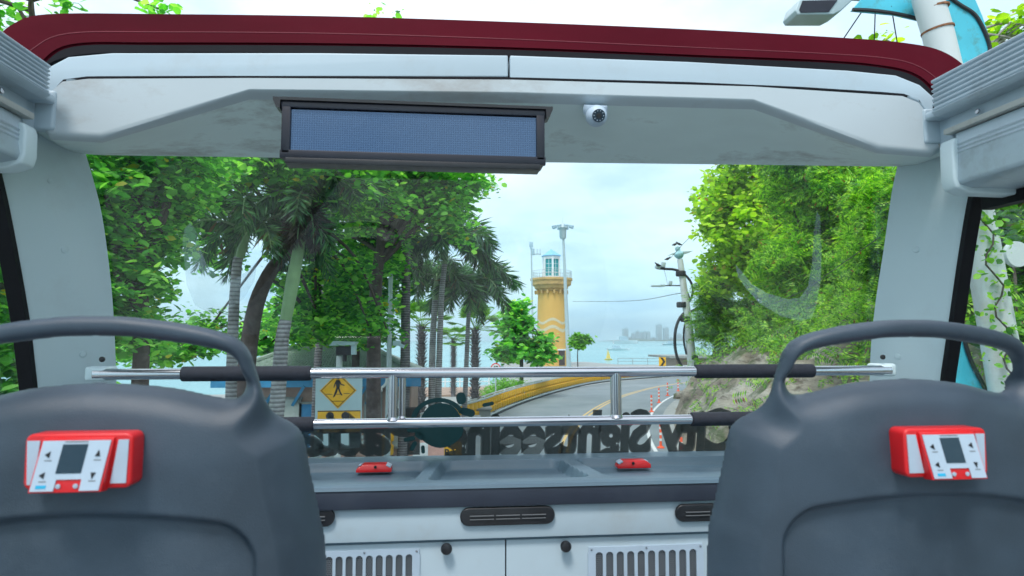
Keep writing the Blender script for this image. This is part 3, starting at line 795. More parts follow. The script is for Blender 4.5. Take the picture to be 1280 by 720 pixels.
# red holders lying on the dashboard trays
def holder(label, px, py, s):
    c = atZ(px, py+3, ZD-.018)
    t = thing('audio_unit_holder', label, 'holder', c, group='red holders on the dashboard')
    w = .094
    mb = MB(); mb.prism([Vector((-w/2, -.018, 0)), Vector((w/2, -.018, 0)), Vector((w/2, -.018, .010)), Vector((w/2-.012, -.012, .020)), Vector((-w/2+.018, -.012, .020)), Vector((-w/2, -.018, .008))], (0, .036, 0)); mb.build('base', M['redpl'], t, bev=.002)
    mb = MB(); mb.lathe((s*.004, -.0185, .0145), [(.004, 0), (.004, .002), (.002, .002)], 10, rot=(math.pi/2, 0, 0)); mb.build('screw', M['ink'], t)
    for q in (-1, 1):
        if q == s: 
            mb = MB(); mb.box((q*(w/2-.008), -.004, .017), (.014, .026, .004), rot=(.1, .5*q, 0)); mb.build('clip', M['whitepl'], t, bev=.001)
        else:
            mb = MB(); mb.box((q*(w/2-.010), -.002, .0185), (.008, .02, .003), rot=(0, .4*q, 0)); mb.build('clip', M['whitepl'], t, bev=.001)
    return t
holder('red holder on the left tray of the dashboard', 468, 586, 1)
holder('red holder on the right tray of the dashboard', 791, 581, -1)

# ================================================================== DISPLAY SCREEN hanging from the duct
YM = 1.40
p0, p1, p2, p3 = atY(355, 131, YM), atY(679, 139, YM), atY(679, 207, YM), atY(355, 201, YM)
cx = (p0.x+p1.x)/2; wz = p1.x-p0.x; zt_ = (p0.z+p1.z)/2; zb = (p2.z+p3.z)/2; hz = zt_-zb
scr = thing('display_screen', 'wide black passenger information screen hanging below the overhead duct', 'screen', (cx, YM, (zt_+zb)/2))
mb = MB(); mb.box((0, .02, 0), (wz, .05, hz)); mb.build('screen_housing', M['bezel'], scr, bev=.003)
bz = .016
mb = MB(); mb.box((0, -.009, hz/2-.006), (wz+.006, .012, .014)); mb.box((0, -.009, -hz/2+bz*.55), (wz+.006, .012, bz*1.1)); mb.box((-wz/2+.008, -.009, 0), (.018, .012, hz-.02)); mb.box((wz/2-.008, -.009, 0), (.018, .012, hz-.02))
fr = mb.build('screen_frame', M['bezel'], scr, bev=.002)
mb = MB(); mb.box((0, -.002, -hz/2-.007), (wz-.02, .045, .012)); mb.build('lower_strip', M['blackpl'], scr, bev=.002)
mb = MB(); mb.box((0, .0, hz/2+.004), (wz+.036, .04, .006)); 
for s in (-1, 1): mb.prism([Vector((s*(wz/2+.018), -.02, hz/2+.001)), Vector((s*(wz/2+.003), -.02, hz/2+.001)), Vector((s*(wz/2+.004), -.02, hz/2-.018)), Vector((s*(wz/2+.012), -.02, hz/2-.014))], (0, .04, 0))
mb.build('mounting_bracket', M['blackpl'], scr)
m, nt, bs = new_mat('led_matrix_glass')
tc = N(nt, 'ShaderNodeTexCoord'); br = N(nt, 'ShaderNodeTexBrick'); br.offset = 0; br.inputs['Scale'].default_value = 1
mp = N(nt, 'ShaderNodeMapping'); mp.inputs['Rotation'].default_value = (math.pi/2, 0, 0); nt.links.new(tc.outputs['Object'], mp.inputs[0]); nt.links.new(mp.outputs[0], br.inputs['Vector'])
br.inputs['Brick Width'].default_value = .0048; br.inputs['Row Height'].default_value = .0048; br.inputs['Mortar Size'].default_value = .0006
br.inputs['Color1'].default_value = (.012, .025, .055, 1); br.inputs['Color2'].default_value = (.014, .028, .06, 1); br.inputs['Mortar'].default_value = (.05, .085, .14, 1)
nt.links.new(br.outputs['Color'], bs.inputs['Base Color']); bs.inputs['Roughness'].default_value = .04; bs.inputs['IOR'].default_value = 2.2; bs.inputs['Specular Tint'].default_value = (.45, .65, 1, 1)
mb = MB(); mb.box((0, -.0065, .002), (wz-.032, .003, hz-.034)); mb.build('screen_glass', m, scr)

# ================================================================== DOME CAMERA
c = atY(744, 137, 1.56); 
dc = thing('dome_camera', 'small white dome security camera on the overhead duct right of the screen', 'camera', c)
mb = MB(); mb.lathe((0, 0, .0), [(.028, .01), (.030, .004), (.030, -.004), (.027, -.012), (.02, -.016)], 26, rot=(R(25), 0, 0)); mb.build('base_ring', M['whitepl'], dc, smooth=True)
mb = MB(); n = 20; prof = [(.001+.0255*math.sin(math.pi*i/n), -.0255*math.cos(math.pi*i/n)) for i in range(n+1)]; mb.lathe((0, -.012, -.020), prof, 26, rot=(R(60), 0, 0)); mb.build('camera_ball', M['whitepl'], dc, smooth=True)
mb = MB(); dirv = Vector((0, -1, -.30)).normalized(); cc = Vector((0, -.012, -.020))
mb.tube([cc+dirv*.012, cc+dirv*.0262], .0155, 22); mb.build('lens_window', M['lcd'], dc, smooth=True)
mb = MB(); mb.tube([cc+dirv*.0262, cc+dirv*.0275], .006, 14); mb.build('lens', M['blackpl'], dc, smooth=True)
for k in range(10):
    a = 2*math.pi*k/10; up = Vector((0, -.3, 1)).normalized(); p = cc+dirv*.0262+Vector((1, 0, 0))*.0115*math.cos(a)+up*.0115*math.sin(a)
    mb = MB(); mb.tube([p, p+dirv*.0008], .0012, 6); mb.build('infrared_lamp', M['whitepl'], dc)
# ================================================================== OUTSIDE
def L3(px, py, Y): return atY(px, py, Y)
# --- materials
def asphalt():
    m, nt, bs = new_mat('asphalt')
    a = noise(nt, .35, 5, .6); b = noise(nt, 60, 3)
    c1 = ramp(nt, a.outputs['Fac'], [(.35, (.15, .19, .205)), (.65, (.21, .25, .265))]).outputs['Color']
    c2 = ramp(nt, b.outputs['Fac'], [(.3, (.8, .8, .8)), (.7, (1.15, 1.15, 1.15))]).outputs['Color']
    nt.links.new(mixc(nt, 1, c1, c2, 'MULTIPLY'), bs.inputs['Base Color']); bs.inputs['Roughness'].default_value = .75
    bump(nt, bs, b.outputs['Fac'], .3, .01); return m
M['road'] = asphalt()
M['pave'] = mat('pavement', (.30, .32, .31), .8, var=.15, scale=1.5, dirt=(.15, .15, .14), dirt_amt=.5, dscale=.6, bmp=.3, bscale=20)
M['line_w'] = mat('white_road_paint', (.62, .66, .66), .6, var=.1, scale=4, dirt=(.25, .26, .26), dirt_amt=.5, dscale=6)
M['line_y'] = mat('yellow_road_paint', (.60, .40, .12), .6, var=.1, scale=4, dirt=(.25, .22, .15), dirt_amt=.6, dscale=5)
def rockmat():
    m, nt, bs = new_mat('hill_rock')
    a = noise(nt, .5, 8, .62, vec=(1, .35, 1.6), rot=(.0, .6, .4)); b = noise(nt, 2.2, 10, .72, vec=(1, .4, 1.8), rot=(.0, .7, .3))
    c = ramp(nt, a.outputs['Fac'], [(.30, (.10, .085, .065)), (.43, (.24, .21, .16)), (.58, (.38, .37, .31)), (.75, (.24, .16, .10))]).outputs['Color']
    d = ramp(nt, b.outputs['Fac'], [(.36, (.28, .25, .22)), (.47, (.90, .90, .90)), (.7, (1.3, 1.3, 1.28))]).outputs['Color']
    c = mixc(nt, 1, c, d, 'MULTIPLY')
    g = noise(nt, .8, 6, .6); gm = ramp(nt, g.outputs['Fac'], [(.54, (0, 0, 0)), (.62, (.8,)*3)]).outputs['Color']
    c = mixc(nt, gm, c, (.06, .10, .03))
    nt.links.new(c, bs.inputs['Base Color']); bs.inputs['Roughness'].default_value = .9
    bump(nt, bs, b.outputs['Fac'], .9, .15); return m
M['rock'] = rockmat()
m, nt, bs = new_mat('sea_water')
bs.inputs['Base Color'].default_value = (.13, .33, .36, 1); bs.inputs['Roughness'].default_value = .22; bs.inputs['IOR'].default_value = 1.33
n = noise(nt, .45, 6, .6, vec=(.5, 1, 1)); bump(nt, bs, n.outputs['Fac'], .55, .6)
n2 = noise(nt, .02, 4, .6, vec=(.3, 1, 1)); cr = ramp(nt, n2.outputs['Fac'], [(.3, (.11, .31, .35)), (.7, (.19, .42, .43))]); nt.links.new(cr.outputs['Color'], bs.inputs['Base Color'])
M['sea'] = m
M['bark'] = mat('bark', (.085, .065, .06), .9, var=.4, scale=8, dirt=(.16, .15, .14), dirt_amt=.6, dscale=3, bmp=.8, bscale=25)
M['barkpale'] = mat('pale_bark', (.30, .28, .27), .85, var=.25, scale=6, bmp=.5, bscale=25)
def palmtrunk(name, c):
    m, nt, bs = new_mat(name); g = N(nt, 'ShaderNodeTexCoord')
    w = N(nt, 'ShaderNodeTexWave', wave_type='BANDS', bands_direction='Z'); w.inputs['Scale'].default_value = 4.2; w.inputs['Distortion'].default_value = 1.2; w.inputs['Detail'].default_value = 3
    nt.links.new(g.outputs['Object'], w.inputs['Vector'])
    r = ramp(nt, w.outputs['Fac'], [(.05, tuple(x*.55 for x in c)), (.3, c), (.9, tuple(x*1.25 for x in c))]).outputs['Color']
    n = noise(nt, 5, 6, .7); r2 = ramp(nt, n.outputs['Fac'], [(.35, (.6, .6, .6)), (.65, (1.15, 1.15, 1.15))]).outputs['Color']
    nt.links.new(mixc(nt, 1, r, r2, 'MULTIPLY'), bs.inputs['Base Color']); bs.inputs['Roughness'].default_value = .85; bump(nt, bs, w.outputs['Fac'], .5, .03); return m
M['ptrunk'] = palmtrunk('palm_trunk', (.30, .31, .32)); M['pdark'] = palmtrunk('dark_palm_trunk', (.20, .19, .20))
M['shaft'] = mat('palm_crownshaft', (.20, .34, .16), .5, var=.2, scale=3)
M['lf_left'] = leaf_mat('broad_leaves', [(.045, .18, .06), (.09, .36, .08), (.22, .58, .11), (.46, .80, .28)], .010, .6)
M['lf_dark'] = leaf_mat('dark_leaves', [(.035, .14, .055), (.07, .27, .075), (.16, .46, .09), (.36, .68, .18)], .010, .6)
M['lf_lime'] = leaf_mat('lime_leaves', [(.10, .22, .02), (.26, .46, .03), (.45, .67, .045), (.62, .80, .10)], .012, .5, (.35, .12, .04))
M['lf_fern'] = leaf_mat('feathery_leaves', [(.04, .15, .03), (.13, .37, .045), (.29, .58, .06), (.50, .75, .11)], .015, .48, (.30, .10, .05))
M['lf_creep'] = leaf_mat('creeper_leaves', [(.04, .14, .035), (.12, .33, .05), (.25, .53, .065), (.44, .68, .11)], .03, .45, (.22, .10, .07))
M['lf_palm'] = leaf_mat('palm_leaflets', [(.014, .05, .035), (.03, .11, .06), (.065, .20, .085), (.13, .32, .13)], .02, .35, (.16, .11, .07))
M['lf_fan'] = leaf_mat('fan_leaves', [(.07, .20, .03), (.14, .36, .04), (.24, .46, .06)], 0, .4)
M['thatch'] = leaf_mat('dead_fronds', [(.035, .028, .028), (.07, .05, .045), (.11, .085, .06)], 0, .1)
M['bush'] = leaf_mat('bush_leaves', [(.08, .26, .03), (.16, .42, .04), (.26, .56, .06)], 0, .4)
M['galv'] = mat('galvanised_pole', (.42, .52, .54), .5, metal=.1, var=.08, scale=4)
M['whitepole'] = mat('white_painted_concrete', (.62, .68, .68), .6, var=.06, scale=1.5, dirt=(.35, .25, .16), dirt_amt=.5, dscale=1.3, vec=(1, 1, .4))
M['blackm'] = mat('black_metal', (.02, .022, .025), .5)
M['ywall'] = mat('ochre_tower_paint', (.68, .41, .11), .75, var=.06, scale=.5, dirt=(.5, .3, .12), dirt_amt=.5, dscale=.5, vec=(1, 1, .3))
M['ytrim'] = mat('ochre_tower_trim', (.58, .38, .15), .8, var=.12, scale=1.5, dirt=(.25, .18, .1), dirt_amt=.7, dscale=1)
M['lwhite'] = mat('tower_white', (.75, .80, .82), .6)
M['lblue'] = mat('blue_tower_roof', (.22, .50, .75), .5)
M['lglass'] = mat('teal_lantern_glass', (.03, .30, .33), .35, spec=.2)
M['wave'] = mat('white_wave_paint', (.60, .54, .36), .7)
M['turq'] = mat('turquoise_sheet_metal', (.07, .52, .66), .45, var=.08, scale=3, dirt=(.10, .16, .08), dirt_amt=.75, dscale=5)
M['tile'] = mat('roof_tiles', (.30, .38, .34), .75, var=.12, scale=6, dirt=(.16, .20, .17), dirt_amt=.6, dscale=1.2)
M['blue'] = mat('blue_fascia', (.03, .22, .42), .55, var=.15, scale=3)
M['bluedoor'] = mat('blue_door', (.02, .20, .42), .5)
M['pink'] = mat('salmon_wall', (.42, .29, .24), .8, var=.1, dirt=(.25, .2, .18), dirt_amt=.4)
M['paleg'] = mat('pale_wall', (.42, .48, .46), .8, var=.1)
M['shutter'] = mat('grey_shutter', (.16, .19, .19), .6, var=.2, scale=5, vec=(.2, .2, 20))
M['signback'] = mat('pale_sign_sheet', (.42, .58, .62), .5, var=.04, scale=3)
M['signy'] = mat('yellow_sign_face', (.85, .46, .012), .45)
M['signw'] = mat('white_sign_face', (.75, .78, .78), .45)
M['signr'] = mat('red_sign_edge', (.65, .04, .05), .45)
M['yroll'] = mat('yellow_rollers', (.75, .42, .02), .5, var=.1, scale=8)
M['rail'] = mat('barrier_rail', (.48, .55, .56), .45, metal=.3, var=.1)
M['orange'] = mat('orange_plastic', (.80, .10, .03), .5)
M['conc'] = mat('weathered_concrete', (.26, .29, .28), .85, var=.2, scale=2, dirt=(.12, .13, .12), dirt_amt=.6, dscale=1.5, bmp=.4, bscale=15)
M['tan'] = mat('tan_wall', (.40, .33, .27), .8, var=.1)
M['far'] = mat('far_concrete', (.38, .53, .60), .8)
M['yboat'] = mat('yellow_sail', (.80, .58, .08), .7)
M['bird'] = mat('bird_feathers', (.02, .022, .028), .7)
M['cable'] = mat('cable', (.03, .03, .035), .7)

# --- road geometry in plan from the lines seen in the photograph
def g0(px, py): p = atZ(px, py, 0); return Vector((p.x, p.y, 0))
cen = spline([Vector((1.9, -12, 0)), Vector((1.9, 0, 0)), Vector((2.4, 10, 0)), g0(705, 563), g0(739, 515), g0(790, 491.5), g0(852, 479), g0(960, 469), Vector((62, 92, 0)), Vector((90, 104, 0))], 10)
def nrm2(L, i):
    t = (L[min(i+1, len(L)-1)]-L[max(i-1, 0)]).normalized(); return Vector((t.y, -t.x, 0))
def offs(L, d): return [p+nrm2(L, i)*(d[i] if isinstance(d, list) else d) for i, p in enumerate(L)]
def prog(L): return [i/(len(L)-1) for i in range(len(L))]
LW = []
for p in cen:       # lane width to the left edge line, wide before the bend
    LW.append(3.3 + 2.2*sstep(12, 30, p.y))
left_edge = [p-nrm2(cen, i)*LW[i] for i, p in enumerate(cen)]
right_edge = offs(cen, 3.1)
def ribbon(a, b, z, name, m, kind='structure', parent=None):
    mb = MB(); mb.grid([[Vector((p.x, p.y, z)) for p in a], [Vector((p.x, p.y, z)) for p in b]], flip=True)
    o = mb.build(name, m, parent)
    bm = bmesh.new(); bm.from_mesh(o.data)
    for f in bm.faces:
        if f.normal.z < 0: f.normal_flip()
    bm.to_mesh(o.data); bm.free()
    if parent is None: o['kind'] = kind
    return o
# land: one sheet with its shoreline, and a skirt going down under the water
shore = [(-400, 30), (-120, 38), (-40, 44), (-10, 48), (1.0, 52), (4.5, 56), (6, 66), (8, 84), (9.5, 108), (24, 110), (26, 98), (45, 94), (70, 108), (100, 120), (160, 130), (420, 150)]
near = [(x, -60) for x, y in shore]
mb = MB(); A1 = [Vector((x, y, 0)) for x, y in shore]; 
rows = [[Vector((x, -60, 0)) for x, y in shore]]
for t in (.25, .5, .75, 1): rows.append([Vector((x, -60+(y+60)*t, 0)) for x, y in shore])
rows.append([Vector((x, y+.05, -3.6)) for x, y in shore])
mb.grid(rows); o = mb.build('ground', M['pave']); o['kind'] = 'structure'
mb = MB(); mb.add([(-4100, -60, -3), (4100, -60, -3), (4100, 4150, -3), (-4100, 4150, -3)], [(0, 1, 2, 3)]); o = mb.build('sea', M['sea']); o['kind'] = 'structure'
ribbon(offs(left_edge, -.5), offs(right_edge, .5), .004, 'road', M['road'])
for d in (-.17, .07): ribbon(offs(cen, d), offs(cen, d+.11), .008, 'road_marking', M['line_y'])
ribbon(left_edge, offs(left_edge, .13), .008, 'road_marking', M['line_w'])
ribbon(offs(right_edge, -.13), right_edge, .008, 'road_marking', M['line_w'])

# --- hillside right of the road: rock face below, planted slope above
from mathutils import noise as mn
path_r = offs(cen, 4.0)
path_r = [p for p in path_r]
ND = 60
Ts = [0, .15, .35, .6, .9, 1.2, 1.5, 1.9, 2.3, 2.7, 3.1, 3.5, 4, 4.5, 5, 5.6, 6.3, 7, 8, 9, 10.5, 12, 14, 17, 21, 26, 32, 40]
def prof_h(t, y):
    rock = 3.2*(1-math.exp(-max(0, t-.15)/2.2))*1.1
    up = max(0, t-3.0)*.52
    return rock+up
def hill_pt(i, t):
    p = path_r[i]; n = nrm2(path_r, i); q = p+n*t
    fade = 1-sstep(39, 50, q.y*1.0 + 0*t)
    if p.y > 60: fade = 0
    h = prof_h(t, q.y)*fade
    ns = (mn.fractal(Vector((q.x*.35, q.y*.35, h*.3)), 1.0, 2.0, 5)*.8 + abs(mn.noise(Vector((q.x*.9, q.y*.35, h*.9))))*.8 + mn.fractal(Vector((q.x*1.6, q.y*1.1, h*1.2)), 1.0, 2.0, 4)*.25)*min(1, t/.8)*fade
    return Vector((q.x, q.y, max(-.02, h+ns-.02)))
# dense resample of the path
def resample(L, step):
    out = [L[0]]; acc = 0
    for a, b in zip(L[:-1], L[1:]):
        d = (b-a).length; k = max(1, int(d/step))
        for i in range(1, k+1): out.append(a.lerp(b, i/k))
    return out
path_r = [p for p in resample([q for q in path_r if q.y < 56], .30)]
Tf = []
for a, b in zip(Ts[:-1], Ts[1:]):
    k = max(1, int((b-a)/.22)) if b <= 10 else max(1, int((b-a)/.8))
    for i in range(k): Tf.append(a+(b-a)*i/k)
Tf.append(Ts[-1])
rows = [[hill_pt(i, t) for t in Tf] for i in range(len(path_r))]
mb = MB(); mb.grid(rows, flip=True); hill = mb.build('hillside', M['rock'], smooth=False); hill['kind'] = 'structure'
hill.data.polygons.foreach_set('use_smooth', [True]*len(hill.data.polygons))
hill_rows = rows
def hill_at(px, py_or_Y, Y):
    """surface point of the hill under direction px at distance Y"""
    X = Xat(px, Y); best = None
    for r in hill_rows:
        if abs(r[0].y-Y) > 14: continue
        for q in r[::2]:
            d = (q.x-X)**2+(q.y-Y)**2
            if best is None or d < best[0]: best = (d, q)
    return best[1].copy()
def hill_z(x, y):
    best = None
    for r in hill_rows[::3]:
        for q in r[::3]:
            d = (q.x-x)**2+(q.y-y)**2
            if best is None or d < best[0]: best = (d, q)
    return best[1].z
# scattered stones at the foot of the slope
for k, (px, Y) in enumerate([(858, 38), (872, 36.5), (852, 41), (880, 34), (866, 37.2), (893, 31)]):
    q = Vector((Xat(px, Y), Y, 0)); mb = MB()
    n = 9; s = random.uniform(.25, .6)
    rws = []
    for i in range(n):
        th = math.pi*i/(n-1)
        rws.append([Vector((math.sin(th)*math.cos(ph)*s*1.3, math.sin(th)*math.sin(ph)*s, math.cos(th)*s*.7))*(1+.35*mn.noise(Vector((th*1.5+k, ph, k*3.1)))) for ph in [2*math.pi*j/12 for j in range(13)]])
    mb.grid(rws); o = mb.build('boulder', M['rock']); o.location = q+Vector((0, 0, s*.3))
    tag(o, ['grey boulder at the foot of the slope beside the utility pole', 'grey boulder right of the utility pole at the slope foot', 'farthest grey boulder behind the utility pole', 'grey boulder lying on the slope foot nearer the road', 'boulder touching the base of the utility pole', 'nearest grey boulder below the rocky slope'][k], 'boulder', 'boulders at the foot of the slope')

# ------------------------------------------------------------------ foliage
BROAD = (np.array([(0, 0, 0), (.34, .30, .06), (.36, .68, .04), (0, 1, -.04), (-.36, .68, .04), (-.34, .30, .06)]), np.array([(0, 1, 2, 3), (0, 3, 4, 5)]))
DIAM = (np.array([(0, 0, 0), (.26, .5, .05), (0, 1, 0), (-.26, .5, .05)]), np.array([(0, 1, 2, 3)]))
SLIM = (np.array([(0, 0, 0), (.10, .45, .02), (0, 1, -.05), (-.10, .45, .02)]), np.array([(0, 1, 2, 3)]))
# one pinnate sprig: a row of leaflets either side of a stalk
_v = []; _f = []
for k in range(6):
    for s in (-1, 1):
        b = len(_v); y = .12+k*.15
        _v += [(0, y, 0), (s*.18, y-.02, .02), (s*.36, y+.09, -.02), (s*.17, y+.10, .02)]; _f.append((b, b+1, b+2, b+3) if s > 0 else (b, b+3, b+2, b+1))
SPRIG = (np.array(_v), np.array(_f))
def leaves(P, size, tmpl, up=.9, droop=.35, var=.5, out=None):
    """P (n,3) -> V, F"""
    n = len(P); T, Fq = tmpl; k = len(T)
    nr = rng.normal(size=(n, 3)); nr /= np.linalg.norm(nr, axis=1, keepdims=True); nr[:, 2] = np.abs(nr[:, 2]); nr += np.array([0, 0, up]) 
    nr /= np.linalg.norm(nr, axis=1, keepdims=True)
    d = rng.normal(size=(n, 3)); 
    if out is not None: d = d*.6+out
    d[:, 2] -= droop; d -= nr*np.sum(d*nr, 1, keepdims=True); d /= np.linalg.norm(d, axis=1, keepdims=True)+1e-9
    r = np.cross(d, nr); s = size*(1+var*rng.normal(size=(n, 1)).clip(-1.5, 1.5))
    V = P[:, None, :] + s[:, :, None]*(T[None, :, 0:1]*r[:, None, :] + T[None, :, 1:2]*d[:, None, :] + T[None, :, 2:3]*nr[:, None, :])
    Fa = Fq[None, :, :] + (np.arange(n)*k)[:, None, None]
    return V.reshape(-1, 3), Fa.reshape(-1, Fq.shape[1])
def blob_clusters(blobs, n, shell=.55):
    """cluster centres spread through ellipsoids (cx,cy,cz,rx,ry,rz)"""
    vol = np.array([b[3]*b[4]*b[5] for b in blobs])**.75; pick = rng.choice(len(blobs), n, p=vol/vol.sum())
    B = np.array(blobs)[pick]; d = rng.normal(size=(n, 3)); d /= np.linalg.norm(d, axis=1, keepdims=True)
    rr = (shell + (1-shell)*rng.random((n, 1)))*(.85+.3*rng.random((n, 1)))
    mix = rng.random((n, 1)) < .30; rr = np.where(mix, rng.random((n, 1))*.8, rr)
    return B[:, :3] + d*rr*B[:, 3:6], d
def crown(name, parent, blobs, nc, per, cr, size, tmpl, m, up=.9, droop=.35, shell=.55, flat=.55, origin=(0, 0, 0)):
    C, D = blob_clusters(blobs, nc, shell)
    off = rng.normal(size=(nc, per, 3))*cr*(.6+.7*rng.random((nc, 1, 1))); off[:, :, 2] *= flat
    P = (C[:, None, :]+off).reshape(-1, 3)
    V, Fa = leaves(P, size, tmpl, up, droop)
    me = np_mesh(name, V-np.array(origin), Fa); return mesh_obj(name, me, m, parent), C
def limbs(name, parent, base_pts, C, m, origin, r0, k=14, start=.5, rt=.02):
    """trunk spline + limbs reaching to some clusters"""
    mb = MB(); tr = spline(base_pts, 5); n = len(tr)
    rs = [r0*(1-.55*i/(n-1)) for i in range(n)]; rs[0] *= 1.25
    mb.tube([p-Vector(origin) for p in tr], rs, 12); t = mb.build(name, m, parent, smooth=True)
    mb = MB(); idx = rng.choice(len(C), min(k, len(C)), replace=False)
    for i in idx:
        e = Vector(C[i]); j = int(n*(start+(1-start)*random.random()*.95)); s = tr[min(j, n-1)]
        d = (e-s).length; midp = s.lerp(e, .5)+Vector((random.uniform(-.1, .1)*d, random.uniform(-.1, .1)*d, .12*d))
        pts = spline([s, midp, e], 5); kk = len(pts); ra = max(rs[min(j, n-1)]*.5, rt*2)
        mb.tube([p-Vector(origin) for p in pts], [ra*(1-q/(kk-1))+rt*(q/(kk-1)) for q in range(kk)], 6)
    mb.build('branch', m, t, smooth=True); return t
def tree(label, base, trunk, blobs, nc, per, cr, size, tmpl, lm, bm_='bark', r0=.2, k=16, cat='tree', name='broadleaf_tree', group=None, **kw):
    t = thing(name, label, cat, base, group)
    o, C = crown('crown', t, blobs, nc, per, cr, size, tmpl, M[lm], origin=base, **kw)
    limbs('trunk', t, [base]+trunk, C, M[bm_], base, r0, k)
    return t
def V3(px, py, Y): return atY(px, py, Y)
def blob(px, py, Y, rpx, rpy, ry=None):
    c = atY(px, py, Y); s = Y/F; return (c.x, c.y, c.z, rpx*s, ry if ry else rpx*s, rpy*s)
def gb(px, Y, z=0): return Vector((Xat(px, Y), Y, z))

# left: near broad-leaved tree filling the left of the windscreen and the left side window
tree('broad-leaved tree nearest the left pillar with large pale green leaves', gb(176, 9.5), [V3(176, 460, 9.5), V3(178, 380, 9.5), V3(172, 300, 9.4)],
     [blob(160, 250, 9.6, 75, 85, 1.3), blob(150, 340, 9.5, 60, 70, 1.1), blob(215, 215, 10, 60, 45, 1.2), blob(180, 415, 9.8, 40, 26, .8), blob(150, 150, 9.5, 120, 60, 1.6), blob(130, 400, 9.3, 40, 40, .8)],
     620, 38, .12, .098, BROAD, 'lf_left', r0=.13, k=26, flat=.7)
tree('leafy tree outside the left side window', gb(-60, 7.0), [V3(-60, 400, 7.0), V3(-70, 300, 7.0)],
     [blob(-40, 300, 7.2, 90, 90, 1.1), blob(-30, 420, 7.2, 70, 60, 1.0), blob(30, 470, 7.6, 50, 40, .8), blob(-120, 380, 7.0, 80, 120, 1.2), blob(0, 360, 8.5, 70, 80, .9)],
     420, 26, .15, .11, BROAD, 'lf_left', r0=.12, k=18, flat=.7)
# tall tree behind, whose leafy twigs top the roof edge at the upper left
tree('tall tree whose twigs show above the roof edge at the upper left', gb(40, 11), [V3(40, 300, 11), V3(45, 80, 11), V3(40, 0, 11)],
     [blob(30, 5, 11, 55, 16, .8), blob(190, 8, 11, 18, 12, .3), blob(462, 14, 14, 9, 14, .3), blob(500, 18, 14, 12, 5, .2), blob(-60, 30, 11, 50, 50, 1)],
     80, 14, .15, .13, BROAD, 'lf_left', r0=.05, k=9, flat=.7)
# big dark trunk with its wide crown
tree('big tree with a thick dark forking trunk between the two palms', gb(300, 14), [V3(312, 425, 14), V3(335, 345, 14), V3(372, 300, 14), V3(385, 250, 14)],
     [blob(330, 212, 11.3, 80, 30, .7), blob(420, 215, 11.3, 60, 34, .7), blob(430, 225, 14, 80, 55, 2), blob(300, 225, 14, 60, 40, 1.6), blob(400, 340, 15, 60, 60, 1.6), blob(262, 310, 15, 34, 25, 1.0), blob(430, 400, 16, 70, 32, 1.6), blob(330, 160, 14, 160, 40, 2.5), blob(260, 410, 16, 40, 20, 1)],
     470, 38, .17, .12, BROAD, 'lf_dark', r0=.2, k=34, flat=.6)
o = bpy.data.objects['big'] if 'big' in bpy.data.objects else None
tree('broad crown reaching furthest right over the palms with yellow-flecked leaves', gb(470, 17), [V3(468, 400, 17), V3(478, 300, 17), V3(500, 240, 17)],
     [blob(480, 225, 17, 90, 40, 2), blob(560, 222, 17, 50, 28, 1.6), blob(545, 262, 17, 38, 30, 1.2), blob(470, 290, 18, 55, 55, 1.5), blob(590, 232, 17, 24, 18, .8), blob(500, 170, 17, 130, 35, 2.2), blob(575, 285, 17.5, 20, 22, .6)],
     540, 38, .18, .13, BROAD, 'lf_left', r0=.2, k=34, flat=.6)
tree('low dark tree over the tiled roof left of the thin grey pole', gb(440, 21), [V3(445, 440, 21), V3(440, 380, 21), V3(435, 330, 21)],
     [blob(420, 380, 21, 60, 45, 2), blob(455, 350, 21, 45, 50, 2), blob(380, 415, 20, 55, 13, 1.5), blob(460, 415, 20, 45, 15, 1.5), blob(370, 370, 21, 30, 40, 1.5)],
     340, 36, .22, .155, BROAD, 'lf_dark', r0=.14, k=26, flat=.5)
tree('pale green layered tree low behind the big trunk', gb(330, 24), [V3(330, 440, 24), V3(335, 400, 24)],
     [blob(340, 410, 24, 40, 9, 1.5), blob(325, 432, 24, 40, 8, 1.5), blob(240, 425, 24, 50, 18, 1.5), blob(190, 440, 24, 50, 16, 1.4), blob(370, 385, 24, 30, 14, 1.2)],
     200, 22, .28, .22, BROAD, 'lf_left', r0=.12, k=14, flat=.4)
# small trees toward the tower
tree('rounded green tree left of the yellow lighthouse', gb(652, 42), [V3(652, 450, 42), V3(655, 415, 42), V3(652, 390, 42)],
     [blob(645, 405, 42, 20, 24, 1.4), blob(636, 440, 42, 20, 14, 1.3), blob(668, 440, 42, 22, 16, 1.3), blob(648, 384, 42, 11, 8, .8), blob(680, 425, 42, 8, 6, .5)],
     230, 22, .28, .32, BROAD, 'bush' if False else 'lf_left', r0=.14, k=26, flat=.5, shell=.35)
tree('small round bright green tree right of the yellow lighthouse', gb(722, 78), [V3(722, 440, 78), V3(723, 432, 78)],
     [blob(723, 427, 78, 12, 9, 1.1), blob(733, 424, 78, 5, 5, .5)], 90, 16, .25, .34, BROAD, 'bush', r0=.08, k=6, flat=.6)
# bright bush by the speed sign
b = gb(632, 40); t = thing('bush', 'bright green rounded bush behind the speed limit sign', 'bush', b)
crown('foliage', t, [blob(630, 490, 40, 24, 15, 1.1), blob(613, 495, 39, 10, 9, .5), blob(648, 487, 41, 12, 12, .6)], 330, 24, .16, .20, SLIM, M['bush'], up=.6, droop=-.5, flat=.8, origin=b)
mb = MB()
for k in range(5): mb.tube([Vector((0, 0, 0)), Vector((random.uniform(-.4, .4), random.uniform(-.3, .3), .8))], [.03, .012], 6)
mb.build('stem', M['bark'], t)

